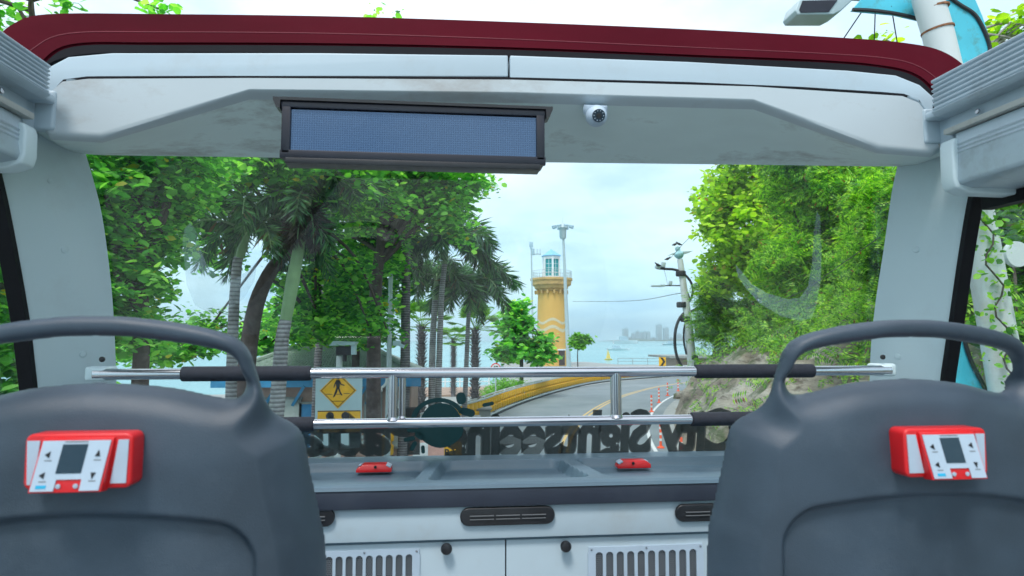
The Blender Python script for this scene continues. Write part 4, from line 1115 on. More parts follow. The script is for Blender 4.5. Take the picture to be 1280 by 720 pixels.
# ------------------------------------------------------------------ palms
def feather_crown(name, parent, c, nf, ln, m, rise=.9, sag=1.6, leaflet=.5, nl=46, bushy=.9, spread=1.0, a0=0, down=0):
    """arching fronds, leaflets all round each rib"""
    Vs = []; Fs = []; b = 0; T, Fq = SLIM; mb = MB()
    for f in range(nf):
        az = a0+2*math.pi*f/nf+random.uniform(-.25, .25); el = rise*random.uniform(.15, 1.0)-down; L = ln*random.uniform(.8, 1.1)
        p = Vector(c); d = Vector((math.cos(az)*math.cos(el), math.sin(az)*math.cos(el), math.sin(el))); pts = [p.copy()]
        st = nl; 
        for i in range(st):
            p = p+d*(L/st); d = (d+Vector((0, 0, -sag/st*(.4+1.3*i/st)))).normalized(); pts.append(p.copy())
        mb.tube(pts[::4], [.022*(1-i/(len(pts[::4]))*.8)+.003 for i in range(len(pts[::4]))], 5)
        PP = np.array([tuple(q) for q in pts[4:]]); DD = np.array([tuple((pts[min(i+1, st)]-pts[i-1]).normalized()) for i in range(4, st+1)])
        for rep in range(4):
            n = len(PP); a = rng.normal(size=(n, 3)); a[:, 2] -= .25; a -= DD*np.sum(a*DD, 1, keepdims=True); a /= np.linalg.norm(a, axis=1, keepdims=True)
            sd = np.cross(DD, np.array([0, 0, 1.0])); sd /= np.linalg.norm(sd, axis=1, keepdims=True)+1e-6
            sgn = np.where(rng.random((n, 1)) < .5, -1, 1); a = a*bushy + sd*sgn*(1.2-bushy); 
            d2 = a*.9+DD*.75; d2[:, 2] -= .35; d2 /= np.linalg.norm(d2, axis=1, keepdims=True)
            nn = np.cross(d2, DD); nn /= np.linalg.norm(nn, axis=1, keepdims=True)+1e-6; r = np.cross(d2, nn)
            s = leaflet*(.6+.5*rng.random((n, 1)))*np.sin(np.linspace(.35, 2.9, n))[:, None]**.5
            V = PP[:, None, :]+s[:, :, None]*(T[None, :, 0:1]*.55*r[:, None, :]+T[None, :, 1:2]*d2[:, None, :]+T[None, :, 2:3]*nn[:, None, :])
            Fa = Fq[None]+(np.arange(n)*4)[:, None, None]+b; b += n*4; Vs.append(V.reshape(-1, 3)); Fs.append(Fa.reshape(-1, 4))
    me = np_mesh(name, np.vstack(Vs), np.vstack(Fs)); o = mesh_obj(name, me, m, parent)
    mb.build('frond_rib', M['shaft'], o, smooth=True); return o
def palm(label, px, Y, pts, r, top, shaft=1.0, crown_kw={}, tm='ptrunk', nf=13, ln=2.2, thatch=0, m='lf_palm'):
    base = gb(px, Y); t = thing('palm_tree', label, 'palm tree', base, 'palms beside the tiled building')
    tr = spline([base]+pts, 6); n = len(tr); mb = MB(); mb.tube([p-base for p in tr], [r*(1.15-.3*i/(n-1)) for i in range(n)], 14); mb.build('trunk', M[tm], t, smooth=True)
    e = tr[-1]-base; d = (tr[-1]-tr[-2]).normalized()
    if shaft: mb = MB(); mb.tube([e-d*.05, e+d*shaft*.3, e+d*shaft], [r*.80, r*.95, r*.5], 14); mb.build('crownshaft', M['shaft'], t, smooth=True)
    feather_crown('crown', t, e+d*(shaft*.95), nf, ln, M[m], **crown_kw)
    if thatch: feather_crown('dead_fronds', t, e+d*(shaft*.9), 12, thatch, M['thatch'], rise=.2, sag=3.0, leaflet=.35, down=.6)
    return t
palm('slender ringed palm left of the big dark trunk', 292, 12.5, [V3(291, 420, 12.5), V3(296, 335, 12.5), V3(299, 322, 12.5)], .09, None, .5, dict(rise=1.0, sag=2.0, leaflet=.5), nf=14, ln=2.0)
palm('tall palm with pale green crownshaft and brown hanging fronds in front of the big tree', 338, 12, [V3(347, 500, 12), V3(352, 430, 12), V3(357, 400, 12)], .125, None, 2.3, dict(rise=1.1, sag=2.2, leaflet=.45), nf=13, ln=1.5, thatch=.85)
palm('dark-trunked palm just right of the thin grey pole', 505, 21, [V3(506, 480, 21), V3(507, 400, 21), V3(508, 300, 21)], .15, None, .9, dict(rise=.95, sag=2.3, leaflet=.75), tm='pdark', nf=15, ln=2.7)
palm('bushy palm whose drooping crown hangs left of the open sky', 541, 26, [V3(540, 480, 26), V3(541, 425, 26), V3(544, 375, 26)], .13, None, .9, dict(rise=1.0, sag=2.6, leaflet=.7), nf=14, ln=2.3)
palm('rightmost palm with thin grey trunk and heavy drooping fronds against the sky', 580, 27, [V3(582, 480, 27), V3(584, 430, 27), V3(586, 385, 27)], .095, None, .8, dict(rise=1.1, sag=2.7, leaflet=.75), nf=17, ln=2.5)
palm('tall palm with dark fronds arching over the top of the rightmost palm', 548, 23, [V3(549, 450, 23), V3(552, 370, 23), V3(556, 330, 23)], .10, None, .8, dict(rise=1.0, sag=2.3, leaflet=.75), nf=13, ln=2.4)
palm('dark feathery palm behind the tall crownshaft palm', 395, 19, [V3(398, 440, 19), V3(408, 340, 19), V3(412, 300, 19)], .10, None, .8, dict(rise=.8, sag=2.0, leaflet=.7), nf=14, ln=2.8, tm='pdark')
# stubby fan palms with shaggy trunks
def fan_palm(label, px, Y, ytop, r, hp):
    base = gb(px, Y); t = thing('fan_palm', label, 'palm tree', base, 'stubby fan palms on the promenade')
    top = V3(px, ytop, Y)-base; mb = MB(); n = 14
    mb.tube([top*(i/n) for i in range(n+1)], [r*(1.2-.4*i/n) for i in range(n+1)], 12)
    z = .2
    while z < top.z:
        for k in range(9):
            a = 2*math.pi*k/9+z*3; p = Vector((math.cos(a)*r, math.sin(a)*r, z)); q = p+Vector((math.cos(a)*.16, math.sin(a)*.16, .16)); sd = Vector((-math.sin(a), math.cos(a), 0))*.06
            mb.add([p-sd, p+sd, q+sd*.5, q-sd*.5, p+Vector((0, 0, -.05))], [(0, 1, 2, 3), (0, 4, 1)])
        z += .15
    mb.build('trunk', M['pdark'], t)
    Vs = []; Fs = []; b = 0; rib = MB()
    for k in range(22):
        az = random.uniform(0, 2*math.pi); el = random.uniform(-.3, 1.3); L = hp*random.uniform(.55, .8)
        d = Vector((math.cos(az)*math.cos(el), math.sin(az)*math.cos(el), math.sin(el))); c = top+d*L; rib.tube([top, c], .014, 5)
        sd = d.cross(Vector((0, 0, 1))).normalized(); 
        for q in range(15):
            an = (q-7)/7*1.5; dd = (d*math.cos(an)+sd*math.sin(an)); dd.z -= .12; ln = hp*.5; w = sd*math.cos(an)*.05*hp-d*math.sin(an)*.05*hp
            Vs += [tuple(c), tuple(c+dd*ln*.5+w), tuple(c+dd*ln), tuple(c+dd*ln*.5-w)]; Fs.append((b, b+1, b+2, b+3)); b += 4
    mesh_obj('crown', np_mesh('crown', np.array(Vs), np.array(Fs)), M['lf_fan'], t); rib.build('leaf_stalk', M['lf_fan'], t); return t
fan_palm('shaggy fan palm between the dark trunk and the bushy palm', 527, 31, 408, .15, 1.4)
fan_palm('shaggy fan palm right beside the thin grey palm trunk', 594, 31, 412, .15, 1.3)
fan_palm('small far fan palm seen alone above the sea between two palm trunks', 567, 44, 424, .12, 1.2)

# ------------------------------------------------------------------ hillside planting
def htree(label, px, Y, blobs, nc, per, cr, size, tmpl, lm, top, r0=.16, k=20, **kw):
    z = hill_z(Xat(px, Y), Y)-.3; base = Vector((Xat(px, Y), Y, z))
    return tree(label, base, top, blobs, nc, per, cr, size, tmpl, lm, r0=r0, k=k, name='hillside_tree', group='trees on the rocky hillside', **kw)
htree('bright yellow-green tree at the left edge of the hillside beside the utility pole', 925, 33, [blob(915, 245, 33, 42, 42, 2.4), blob(935, 300, 32, 50, 48, 2.4), blob(905, 340, 33, 32, 34, 1.8), blob(985, 260, 33, 45, 50, 2.4), blob(895, 275, 33, 24, 26, 1.4), blob(960, 350, 32, 40, 34, 2), blob(930, 205, 33, 40, 26, 1.5)],
      900, 20, .26, .25, BROAD, 'lf_lime', [V3(940, 400, 33), V3(950, 330, 33), V3(960, 270, 33)], flat=.6, up=.6, shell=.5)
htree('feathery green tree rising in the middle of the hillside', 1015, 25, [blob(1010, 240, 25, 48, 40, 2), blob(1040, 290, 25, 46, 50, 2), blob(990, 330, 25, 40, 40, 1.8), blob(1075, 240, 24, 40, 45, 2), blob(1000, 190, 25, 60, 30, 2), blob(1060, 340, 24, 40, 34, 1.6)],
      820, 14, .22, .42, SPRIG, 'lf_fern', [V3(1020, 380, 25), V3(1025, 300, 25), V3(1030, 240, 25)], flat=.6, up=.4)
htree('broad-leaved bush tree nearest the right front pillar', 1095, 15, [blob(1090, 300, 15, 34, 36, 1.0), blob(1110, 250, 15, 40, 46, 1.3), blob(1100, 345, 15, 22, 20, .8), blob(1130, 320, 15, 40, 60, 1.2)],
      340, 14, .17, .24, SPRIG, 'lf_fern', [V3(1105, 380, 15), V3(1110, 300, 15)], r0=.08, flat=.6, up=.4)
htree('leafy tree above the far end of the rocky slope', 885, 37, [blob(885, 415, 37, 14, 16, 1), blob(900, 400, 36, 30, 28, 1.6), blob(930, 395, 35, 34, 24, 1.5), blob(895, 365, 36, 22, 26, 1.4)],
      420, 14, .26, .34, SPRIG, 'lf_creep', [V3(900, 410, 36), V3(903, 390, 36)], r0=.08, flat=.5)
htree('green tree seen through the right side window behind the white post', 1260, 12, [blob(1250, 240, 12, 50, 50, 1.3), blob(1290, 330, 12, 60, 60, 1.5), blob(1225, 330, 13, 40, 60, 1.0), blob(1270, 420, 11, 60, 40, 1.0)],
      420, 20, .16, .14, BROAD, 'lf_creep', [V3(1262, 400, 12), V3(1265, 300, 12)], r0=.09, flat=.7)
htree('tall tree with bare pale branches at the top right corner', 1240, 17, [blob(1262, 35, 17, 34, 20, 1), blob(1215, 80, 17, 40, 14, 1), blob(1290, 70, 17, 50, 40, 1.2), blob(1105, 45, 17, 10, 6, .4)],
      120, 12, .22, .22, BROAD, 'lf_lime', [V3(1235, 300, 17), V3(1225, 120, 17), V3(1215, 40, 17)], bm_='barkpale', r0=.16, k=60, flat=.5)
# creepers clothing the slope between the trees: nobody could count them
pts = []
for i in range(0, len(hill_rows), 2):
    for j, q in enumerate(hill_rows[i]):
        t_ = Tf[j]
        dens_ = sstep(2.7, 4.3, t_+1.6*mn.noise(q*.6)) if t_ < 22 else .5
        if mn.noise(Vector((q.x*.45, q.y*.45, 3.1))) > .32 and t_ > .8 and t_ < 4: dens_ = max(dens_, .45)
        if q.z < .5 or q.y < 3: continue
        if random.random() < dens_*.8: pts.append((q.x, q.y, q.z))
P = np.array(pts); per = 20
P = (P[:, None, :]+rng.normal(size=(len(P), per, 3))*np.array([.45, .45, .50])*(.5+rng.random((len(P), 1, 1)))+np.array([0, 0, .40])).reshape(-1, 3)
Vv, Fa = leaves(P, .28, SPRIG, up=.25, droop=.5)
o = mesh_obj('hillside_creepers', np_mesh('hillside_creepers', Vv, Fa), M['lf_creep']); o['kind'] = 'stuff'; o['label'] = 'feathery green creepers covering the upper hillside'; o['category'] = 'creepers'
# ================================================================== STRUCTURES AND FURNITURE OUTSIDE
# --- lighthouse
b = gb(689.5, 95); lh = thing('lighthouse', 'yellow round lighthouse with white lantern room and blue pointed roof', 'lighthouse', b)
k = 95/F
def hz(py): return Zat(690, py, 95)
mb = MB(); mb.lathe((0, 0, 0), [(2.25, -.1), (2.15, 1.0), (1.95, hz(366)), (1.95, hz(364))], 40); tower = mb.build('tower', M['ywall'], lh, smooth=True)
mb = MB(); mb.lathe((0, 0, 0), [(1.96, hz(365)), (2.05, hz(364)), (2.1, hz(362.5)), (2.4, hz(361)), (2.45, hz(358.5)), (2.85, hz(356.5)), (2.9, hz(351.5)), (3.05, hz(351)), (3.05, hz(348.5)), (2.9, hz(348.3))], 40); mb.build('gallery', M['ytrim'], lh, smooth=True)
mb = MB()
for i in range(16):
    a = 2*math.pi*i/16; mb.box((math.cos(a)*2.2, math.sin(a)*2.2, hz(365.5)), (.5, .22, .5), rot=(0, 0, a))
mb.build('corbel', M['ytrim'], lh)
zg = hz(348.4); mb = MB(); nb = 40
for i in range(nb):
    a = 2*math.pi*i/nb; p = Vector((math.cos(a)*2.9, math.sin(a)*2.9, zg)); mb.tube([p, p+Vector((0, 0, 1.05))], .022, 5)
for h in (.12, .6, 1.05):
    mb.tube([Vector((math.cos(2*math.pi*i/nb)*2.9, math.sin(2*math.pi*i/nb)*2.9, zg+h)) for i in range(nb+1)], .028, 6, cap=False)
mb.build('gallery_railing', M['galv'], lh)
zl0, zl1 = zg, hz(320.5)
mb = MB()
for i in range(6):
    a = math.pi/6+2*math.pi*i/6; c = Vector((math.cos(a)*1.24, math.sin(a)*1.24, 0)); mb.box((c.x, c.y, (zl0+zl1)/2), (.16, .26, zl1-zl0), rot=(0, 0, a))
mb.lathe((0, 0, zl0), [(1.28, 0), (1.28, .35), (1.2, .36)], 6, a0=math.pi/6); mb.lathe((0, 0, zl1-.45), [(1.28, 0), (1.32, .2), (1.32, .45)], 6, a0=math.pi/6)
lan = mb.build('lantern_room', M['lwhite'], lh)
mb = MB(); mb.lathe((0, 0, zl0+.3), [(1.13, 0), (1.13, zl1-zl0-.7)], 6, a0=math.pi/6); g = mb.build('lantern_window', M['lglass'], lan)
mb = MB()
for i in range(6):
    a = 2*math.pi*i/6+math.pi/6
    for q in (.5,):
        a2 = a+q*math.pi/3
        pa = Vector((math.cos(a), math.sin(a), 0))*1.15; pb = Vector((math.cos(a+math.pi/3), math.sin(a+math.pi/3), 0))*1.15; p = pa.lerp(pb, q); mb.box((p.x, p.y, (zl0+zl1)/2), (.05, .05, zl1-zl0-.5))
    for zz in (.9, 1.5, 2.1):
        mb.tube([pa+Vector((0, 0, zl0+zz)), pb+Vector((0, 0, zl0+zz))], .025, 4)
mb.build('window_bars', M['lwhite'], lan)
mb = MB(); mb.lathe((0, 0, 0), [(1.5, zl1-.02), (1.52, zl1+.06), (.04, hz(311.5)), (.02, hz(311))], 6, a0=math.pi/6); mb.build('roof', M['lblue'], lh)
mb = MB(); mb.tube([(0, 0, hz(311.5)), (0, 0, hz(309))], .03, 6); mb.build('finial', M['lwhite'], lh)
for z0, w in ((hz(403.5), .38), (hz(413), .46)):
    mb = MB(); n = 60; r_ = lambda z: 2.15+(1.95-2.15)*(z-1.0)/(hz(366)-1.0)+.015
    lo, hi = [], []
    for i in range(n+1):
        a = 2*math.pi*i/n; zz = z0+.30*math.cos(a*4+math.pi*.1); zz2 = zz+w
        lo.append(Vector((math.cos(a)*r_(zz), math.sin(a)*r_(zz), zz))); hi.append(Vector((math.cos(a)*r_(zz2), math.sin(a)*r_(zz2), zz2)))
    mb.grid([lo, hi]); mb.build('wave_band', M['wave'], tower, smooth=True)
mb = MB(); a = -math.pi/2+.55; mb.box((math.cos(a)*2.12, math.sin(a)*2.12, 1.15), (.30, 1.0, 2.1), rot=(0, 0, a)); dr = mb.build('door', M['bark'], lh)
mb = MB(); mb.box((math.cos(a)*2.14, math.sin(a)*2.14, 2.28), (.36, 1.3, .2), rot=(0, 0, a)); mb.build('door_lintel', M['lwhite'], dr)

# --- floodlight mast
b = gb(711, 82); ml = thing('floodlight_mast', 'tall grey floodlight mast with a ring of lamps in front of the lighthouse', 'floodlight mast', b)
tp = V3(703.5, 283, 82)-b
mb = MB(); mb.tube([Vector((0, 0, 0)), tp], [.30, .14], 14); mb.build('pole', M['galv'], ml, smooth=True)
mb = MB(); mb.lathe(tp, [(.3, -1.6), (.42, -1.4), (.45, -.5), (.62, -.2), (.5, .1), (.2, .35), (.05, .5)], 14); mb.tube([tp+Vector((0, 0, .4)), tp+Vector((0, 0, 1.3))], .02, 5); mb.build('head', M['galv'], ml, smooth=True)
for i in range(8):
    a = 2*math.pi*i/8+.2; d = Vector((math.cos(a), math.sin(a), 0)); mb = MB(); mb.tube([tp, tp+d*.95], .04, 6); mb.box(tuple(tp+d*1.15+Vector((0, 0, -.05))), (.5, .42, .22), rot=(0, .25, a)); mb.build('floodlight', M['far'], ml)
# --- antenna pole
b = gb(666.5, 90); an = thing('antenna_pole', 'thin pole with small antenna boxes left of the lighthouse', 'antenna pole', b)
tp = V3(664, 303, 90)-b; mb = MB(); mb.tube([Vector((0, 0, 0)), tp], [.14, .09], 10); mb.build('pole', M['galv'], an, smooth=True)
for dx, dz, w, h in ((0, -.3, .5, .7), (.25, -1.3, .4, .9), (.0, -.8, .3, .3)): mb = MB(); mb.box(tuple(tp+Vector((dx, 0, dz))), (w, .3, h)); mb.build('antenna_box', M['far'], an, bev=.03)
mb = MB(); mb.box(tuple(tp+Vector((.8, 0, -1.6))), (1.1, .5, .07))
for q in (.4, .8, 1.2): mb.box(tuple(tp+Vector((q, -.2, -1.25))), (.08, .08, .7))
mb.build('antenna_platform', M['galv'], an)

# --- utility pole with decorative fish, scroll arms, small lamps and cameras
YP = 38; b = gb(868, YP); up_ = thing('utility_pole', 'white leaning pole with turquoise fish ornament and black curved arms', 'utility pole', b)
def UP(x, y): return V3(x, y, YP)-b
mb = MB(); mb.tube([Vector((0, 0, 0)), UP(860, 400), UP(850, 324)], [.30, .24, .17], 14); mb.build('pole', M['whitepole'], up_, smooth=True)
def arm(px, r, name='scroll_arm', m='blackm'):
    mb = MB(); p = spline([UP(*q) for q in px], 6); n = len(p); mb.tube(p, r, 8); return mb.build(name, M[m], up_, smooth=True)
arm([(821, 335), (830, 336), (843, 337), (853, 341), (862, 350), (866, 360), (865, 370), (860, 378), (852, 381)], .075)
arm([(852, 399), (862, 391), (873, 385), (884, 381)], .09)
arm([(862, 386), (851, 396), (845, 410), (843.5, 428), (846, 445), (852, 458)], .09)
arm([(876, 400), (867, 402), (862, 408), (861, 420)], .07); arm([(858, 400), (855, 412), (855, 428), (858, 443)], .06)
arm([(856, 362), (860, 367), (862, 373)], .05)
arm([(850, 357), (836, 357), (822, 357)], .035, 'lamp_arm')
for q in ((821, 357.5, .65, .1), (828, 357, .3, .12)): mb = MB(); mb.box(tuple(UP(q[0], q[1])), (q[2], .3, q[3])); mb.build('lamp_head', M['galv'], up_, bev=.03)
for q in ((829, 331, .25, .3), (822, 334, .3, .18), (838, 354, .18, .25)): mb = MB(); mb.box(tuple(UP(q[0], q[1])), (q[2], .25, q[3]), rot=(0, .2, 0)); mb.build('camera_box', M['galv'], up_, bev=.04)
for q in ((851, 342), (852, 381), (857, 399), (866, 447)): mb = MB(); mb.lathe(tuple(UP(*q)), [(.27, -.16), (.30, -.1), (.30, .1), (.27, .16)], 12); mb.build('clamp', M['blackm'], up_)
# fish ornament: plump body, pointed fins spread like wings, forked tail up
c = UP(850, 319); mb = MB(); prof = [(.10, -.22), (.20, -.15), (.29, .0), (.28, .1), (.18, .2), (.13, .27), (.16, .38), (.13, .48), (.02, .54)]
mb.lathe(tuple(c+Vector((-.05, 0, 0))), prof, 14, rot=(0, -.22, 0)); fish = mb.build('fish_body', mat('fish_turquoise', (.30, .55, .60), .5, dirt=(.5, .55, .55), dirt_amt=.8, dscale=2), up_, smooth=True)
for s, l, dz in ((1, .82, .12), (-1, .80, -.22)):
    mb = MB(); mb.prism([c+Vector((s*.1, -.03, .22)), c+Vector((s*l*.6, -.03, .19+dz*.4)), c+Vector((s*l, -.03, .16+dz)), c+Vector((s*l*.6, -.03, .08+dz*.3)), c+Vector((s*.15, -.03, .02))], (0, .06, 0)); mb.build('fin', M['galv'], fish)
# birds
def bird(label, px, py, s=1, f=1):
    c = V3(px, py, YP-.15); mb = MB()
    sp = [(-.17, .00, .012), (-.10, .01, .035), (-.03, .03, .062), (.04, .055, .062), (.09, .09, .042), (.115, .125, .036), (.14, .14, .032), (.165, .138, .012), (.20, .13, .003)]
    mb.tube([Vector((x*s*f, 0, z)) for x, z, r in sp], [r for x, z, r in sp], 10)
    mb.tube([Vector((0, .015, -.0)), Vector((.0, .015, -.06))], .006, 5)
    o = mb.build('bird', M['bird'], smooth=True); o.location = c; o.scale = (1.15,)*3; tag(o, label, 'bird', 'birds perched on the utility pole')
bird('small dark bird perched highest, left one of the pair on the fish ornament', 843.5, 306.5)
bird('small dark bird perched on the fish tail, right one of the pair', 849, 306, f=-1)
bird('dark bird perched on the cable left of the fish ornament', 834.5, 324.5, f=1)
bird('dark bird sitting on the tip of the upper curved arm', 822.5, 332, f=-1)
# cables
def cable(label, pts, r=.012, name='cable'):
    p = spline(pts, 8); b0 = p[0]; mb = MB(); mb.tube([q-b0 for q in p], r, 6); o = mb.build(name, M['cable'], smooth=True); o.location = b0; tag(o, label, name)
cable('thin overhead cable running from the fish ornament up to the hillside', [V3(838, 323, 38), V3(852, 307, 37), V3(866, 293, 36)], .014)
cable('thin sagging cable between the utility pole and the lighthouse side', [V3(853, 366, 38), V3(790, 376, 55), V3(716, 377, 80)], .02)
cable('short vertical cable hanging from the upper curved arm', [V3(830, 337, 38), V3(833, 348, 38), V3(834.5, 357, 38)], .008)
cable('pale wire crossing in front of the hillside behind the windscreen', [V3(955, 384, 20), V3(1000, 365, 16), V3(1045, 335, 13), V3(1100, 296, 10)], .008)

# --- orange delineator posts
def delineator(label, px, py, h=.86, first=[None]):
    p = g0(px, py)
    if first[0] is None:
        t = thing('traffic_post', label, 'traffic post', p, 'orange traffic posts along the road edge'); first[0] = t
        mb = MB(); mb.lathe((0, 0, 0), [(.13, 0), (.13, .03), (.07, .06), (.05, .08)], 14); mb.build('base', M['orange'], t, smooth=True)
        mb = MB(); mb.lathe((0, 0, 0), [(.042, .06), (.042, h-.02), (.03, h), (.01, h+.005)], 14); mb.build('post', M['orange'], t, smooth=True)
        for z in (.24, .44, .64): mb = MB(); mb.lathe((0, 0, z), [(.0435, 0), (.0435, .085)], 14); mb.build('reflective_band', M['signw'], t, smooth=True)
    else:
        t = copy_tree(first[0]); t.location = p
    t['label'] = label
for (px, py), lb in zip(((814.5, 515), (823.8, 503.5), (834.5, 494.8), (847.7, 489), (826, 560), (852, 584)), ('orange and white traffic post, nearest one visible above the lower handrail', 'second orange traffic post along the outer road edge', 'third orange traffic post along the outer road edge', 'farthest orange traffic post beside the utility pole', 'orange traffic post seen through the window lettering below the lower handrail', 'orange traffic post nearest the bus at the right foot of the windscreen')): delineator(lb, px, py)

# --- roller barrier left of the road
bar = [Vector((-3.4, 12, 0)), Vector((-2.2, 18, 0)), Vector((-.4, 25, 0)), g0(600, 527), g0(625, 515), g0(658, 502), g0(700, 489), g0(745, 479), g0(800, 473.5), Vector((33, 73, 0)), Vector((44, 80, 0))]
bp = resample(spline(bar, 10), .5)
b = bp[0].copy(); rb = thing('roller_barrier', 'curved roadside barrier with yellow rollers between grey rails', 'barrier', b)
for z, off, nm in ((1.0, .12, 'rail'), (.13, .12, 'rail'), (1.0, -.22, 'rail'), (.13, -.22, 'rail')):
    mb = MB(); pts = [p-nrm2(bp, i)*off*-1-b+Vector((0, 0, z)) for i, p in enumerate(bp)]; mb.tube(pts, .03, 8, sy=1.6); mb.build(nm, M['rail'], rb, smooth=True)
# metres along the barrier
acc = 0; nxt = 14; rol = MB(); nr = 0; pst = []
cum = [0]
for a_, c_ in zip(bp[:-1], bp[1:]): cum.append(cum[-1]+(c_-a_).length)
def at_len(s):
    for i in range(len(cum)-1):
        if cum[i+1] >= s: t = (s-cum[i])/(cum[i+1]-cum[i]); return bp[i].lerp(bp[i+1], t), nrm2(bp, i)
    return bp[-1], nrm2(bp, len(bp)-1)
prof = [(.06, .20), (.15, .22), (.18, .28), (.18, .50), (.12, .54), (.12, .60), (.18, .64), (.18, .88), (.15, .93), (.06, .95)]
me_r = None; s = 9.0; cnt = 0; far = MB()
while s < cum[-1]:
    p, n_ = at_len(s); p = p-b-n_*.06
    if cnt < 98:
        if me_r is None:
            mb = MB(); mb.lathe((0, 0, 0), prof, 14); o = mb.build('roller', M['yroll'], rb, smooth=True); me_r = o.data
        else: o = bpy.data.objects.new('roller', me_r); COL.objects.link(o); o.parent = rb
        o.location = p
    else: far.lathe(p, prof, 10)
    cnt += 1; s += .53
o = far.build('far_rollers', M['yroll'], rb, smooth=True); o['kind'] = 'stuff'
s = 9.2
me_p = None
while s < cum[-1]:
    p, n_ = at_len(s)
    if me_p is None: mb = MB(); mb.lathe((0, 0, 0), [(.06, 0), (.06, 1.04), (.03, 1.06)], 10); o = mb.build('post', M['rail'], rb, smooth=True); me_p = o.data
    else: o = bpy.data.objects.new('post', me_p); COL.objects.link(o); o.parent = rb
    o.location = p-b-n_*.06; s += 2.2
mb = MB(); kk = [p-b+Vector((0, 0, .07)) for p in bp]; mb.grid([[p-nrm2(bp, i)*.05 for i, p in enumerate(kk)], [p+nrm2(bp, i)*.18 for i, p in enumerate(kk)], [p+nrm2(bp, i)*.18-Vector((0, 0, .07)) for i, p in enumerate(kk)]], flip=True); mb.build('barrier_foot_shadow', M['blackm'], rb)  # black strip painted in for the shadow along the barrier's foot
# sea wall behind
wall_pts = [Vector((x, y, 0)) for x, y in [(26, 97.2), (45, 93.2), (70, 107), (100, 119)]]
b = wall_pts[0].copy(); w = thing('sea_railing', 'low railing along the waterfront right of the lighthouse', 'railing', b)
wp = resample(wall_pts, 2.0); mb = MB()
for p in wp[:40]: mb.tube([p-b, p-b+Vector((0, 0, .95))], .04, 5)
mb.tube([p-b+Vector((0, 0, .95)) for p in wp], .04, 5); mb.tube([p-b+Vector((0, 0, .5)) for p in wp], .03, 5); mb.build('rails_and_posts', M['conc'], w)

# --- chevron sign
def post_sign(name, label, cat, px, Y, ybot, pr=.04): 
    b = gb(px, Y); t = thing(name, label, cat, b); return t, b
t, b = post_sign('chevron_sign', 'small yellow sign with black chevron at the far bend', 'road sign', 828, 64, 0)
c = V3(828, 452, 64)-b; mb = MB(); mb.tube([Vector((0, .05, 0)), c+Vector((0, .05, 0))], .04, 8); mb.build('post', M['galv'], t)
s_ = .54; mb = MB(); mb.box(tuple(c), (s_*1.3, .03, s_*1.6)); pl_ = mb.build('sign_plate', M['signy'], t)
mb = MB(); mb.prism([c+Vector(q) for q in ((-.22, -.018, .40), (.02, -.018, .40), (.30, -.018, 0), (.02, -.018, -.40), (-.22, -.018, -.40), (.06, -.018, 0))], (0, -.006, 0)); mb.build('chevron', M['ink'], t)
# --- speed limit sign
t, b = post_sign('speed_limit_sign', 'round speed limit sign reading 40 with a red ring in front of the bush', 'road sign', 620, 37, 0)
c = V3(619.5, 460, 37)-b; mb = MB(); mb.tube([Vector((0, .03, 0)), c+Vector((0, .03, .1))], .035, 8); mb.build('post', M['galv'], t)
mb = MB(); mb.lathe(tuple(c), [(.27, -.008), (.275, 0), (.27, .008)], 36, rot=(math.pi/2, 0, 0)); mb.build('red_ring', M['signr'], t)
mb = MB(); mb.lathe(tuple(c+Vector((0, -.0095, 0))), [(.215, -.002), (.215, .002)], 36, rot=(math.pi/2, 0, 0)); mb.build('sign_face', M['signw'], t)
def upright(me, c, off=0):
    me.transform(Matrix.Translation(Vector(c)) @ Matrix.Rotation(math.pi/2, 4, 'X')); return me
me = upright(text_mesh('40', .30, bold=.012), c+Vector((0, -.0135, 0))); mesh_obj('number', me, M['ink'], t)

# --- pedestrian sign board with solar box
YB = 15.5; b = gb(424, YB); t = thing('pedestrian_sign', 'pale upright sign board with yellow walking-person diamond', 'road sign', b)
def SB(px, py): return V3(px, py, YB)-b
w0, w1, zt_, zb = SB(395, 470), SB(453, 470), SB(424, 459).z, SB(424, 560).z
mb = MB(); mb.box(((w0.x+w1.x)/2, 0, (zt_+zb)/2), (w1.x-w0.x, .06, zt_-zb)); mb.build('board', M['signback'], t, bev=.008)
mb = MB(); px_, py_ = SB(423, 488), 0
mb.tube([Vector((0, .08, 0)), Vector((0, .08, SB(430, 445).z))], .07, 12); mb.build('pole', M['whitepole'], t, smooth=True)
c = SB(423, 488); c.y = -.034; h = SB(446, 488).x-c.x
def dia(k, y, name, m): mb = MB(); mb.prism([c+Vector((h*k, y, 0)), c+Vector((0, y, h*k)), c+Vector((-h*k, y, 0)), c+Vector((0, y, -h*k))], (0, -.003, 0)); return mb.build(name, m, t, bev=.0)
dia(1.0, 0, 'diamond', M['signy']); dia(.93, -.004, 'black_border', M['ink']); dia(.88, -.008, 'yellow_face', M['signy'])
def fig(pts, name='walking_figure'):
    mb = MB(); mb.prism([c+Vector((x*h/23, -.012, -y*h/23)) for x, y in pts], (0, -.002, 0)); return mb
mb = MB()
def addp(pts): mb.prism([c+Vector((x*h/23, -.012, -y*h/23)) for x, y in pts], (0, -.002, 0))
addp([(1.3*math.cos(a)*1.3, -16+1.3*math.sin(a)*1.5) for a in [2*math.pi*i/14 for i in range(14)]])
addp([(-2.6, -13.5), (1.8, -13.5), (2.2, -6), (1.6, -3), (-2.2, -3), (-2.8, -8)])
addp([(1.2, -13), (2.4, -12), (4.0, -8.5), (8, -7), (7.6, -5.8), (3, -7.2), (1, -10)]); addp([(-2.6, -13), (-4.6, -9), (-5.8, -4), (-4.8, -3.5), (-3.2, -8), (-2, -10)])
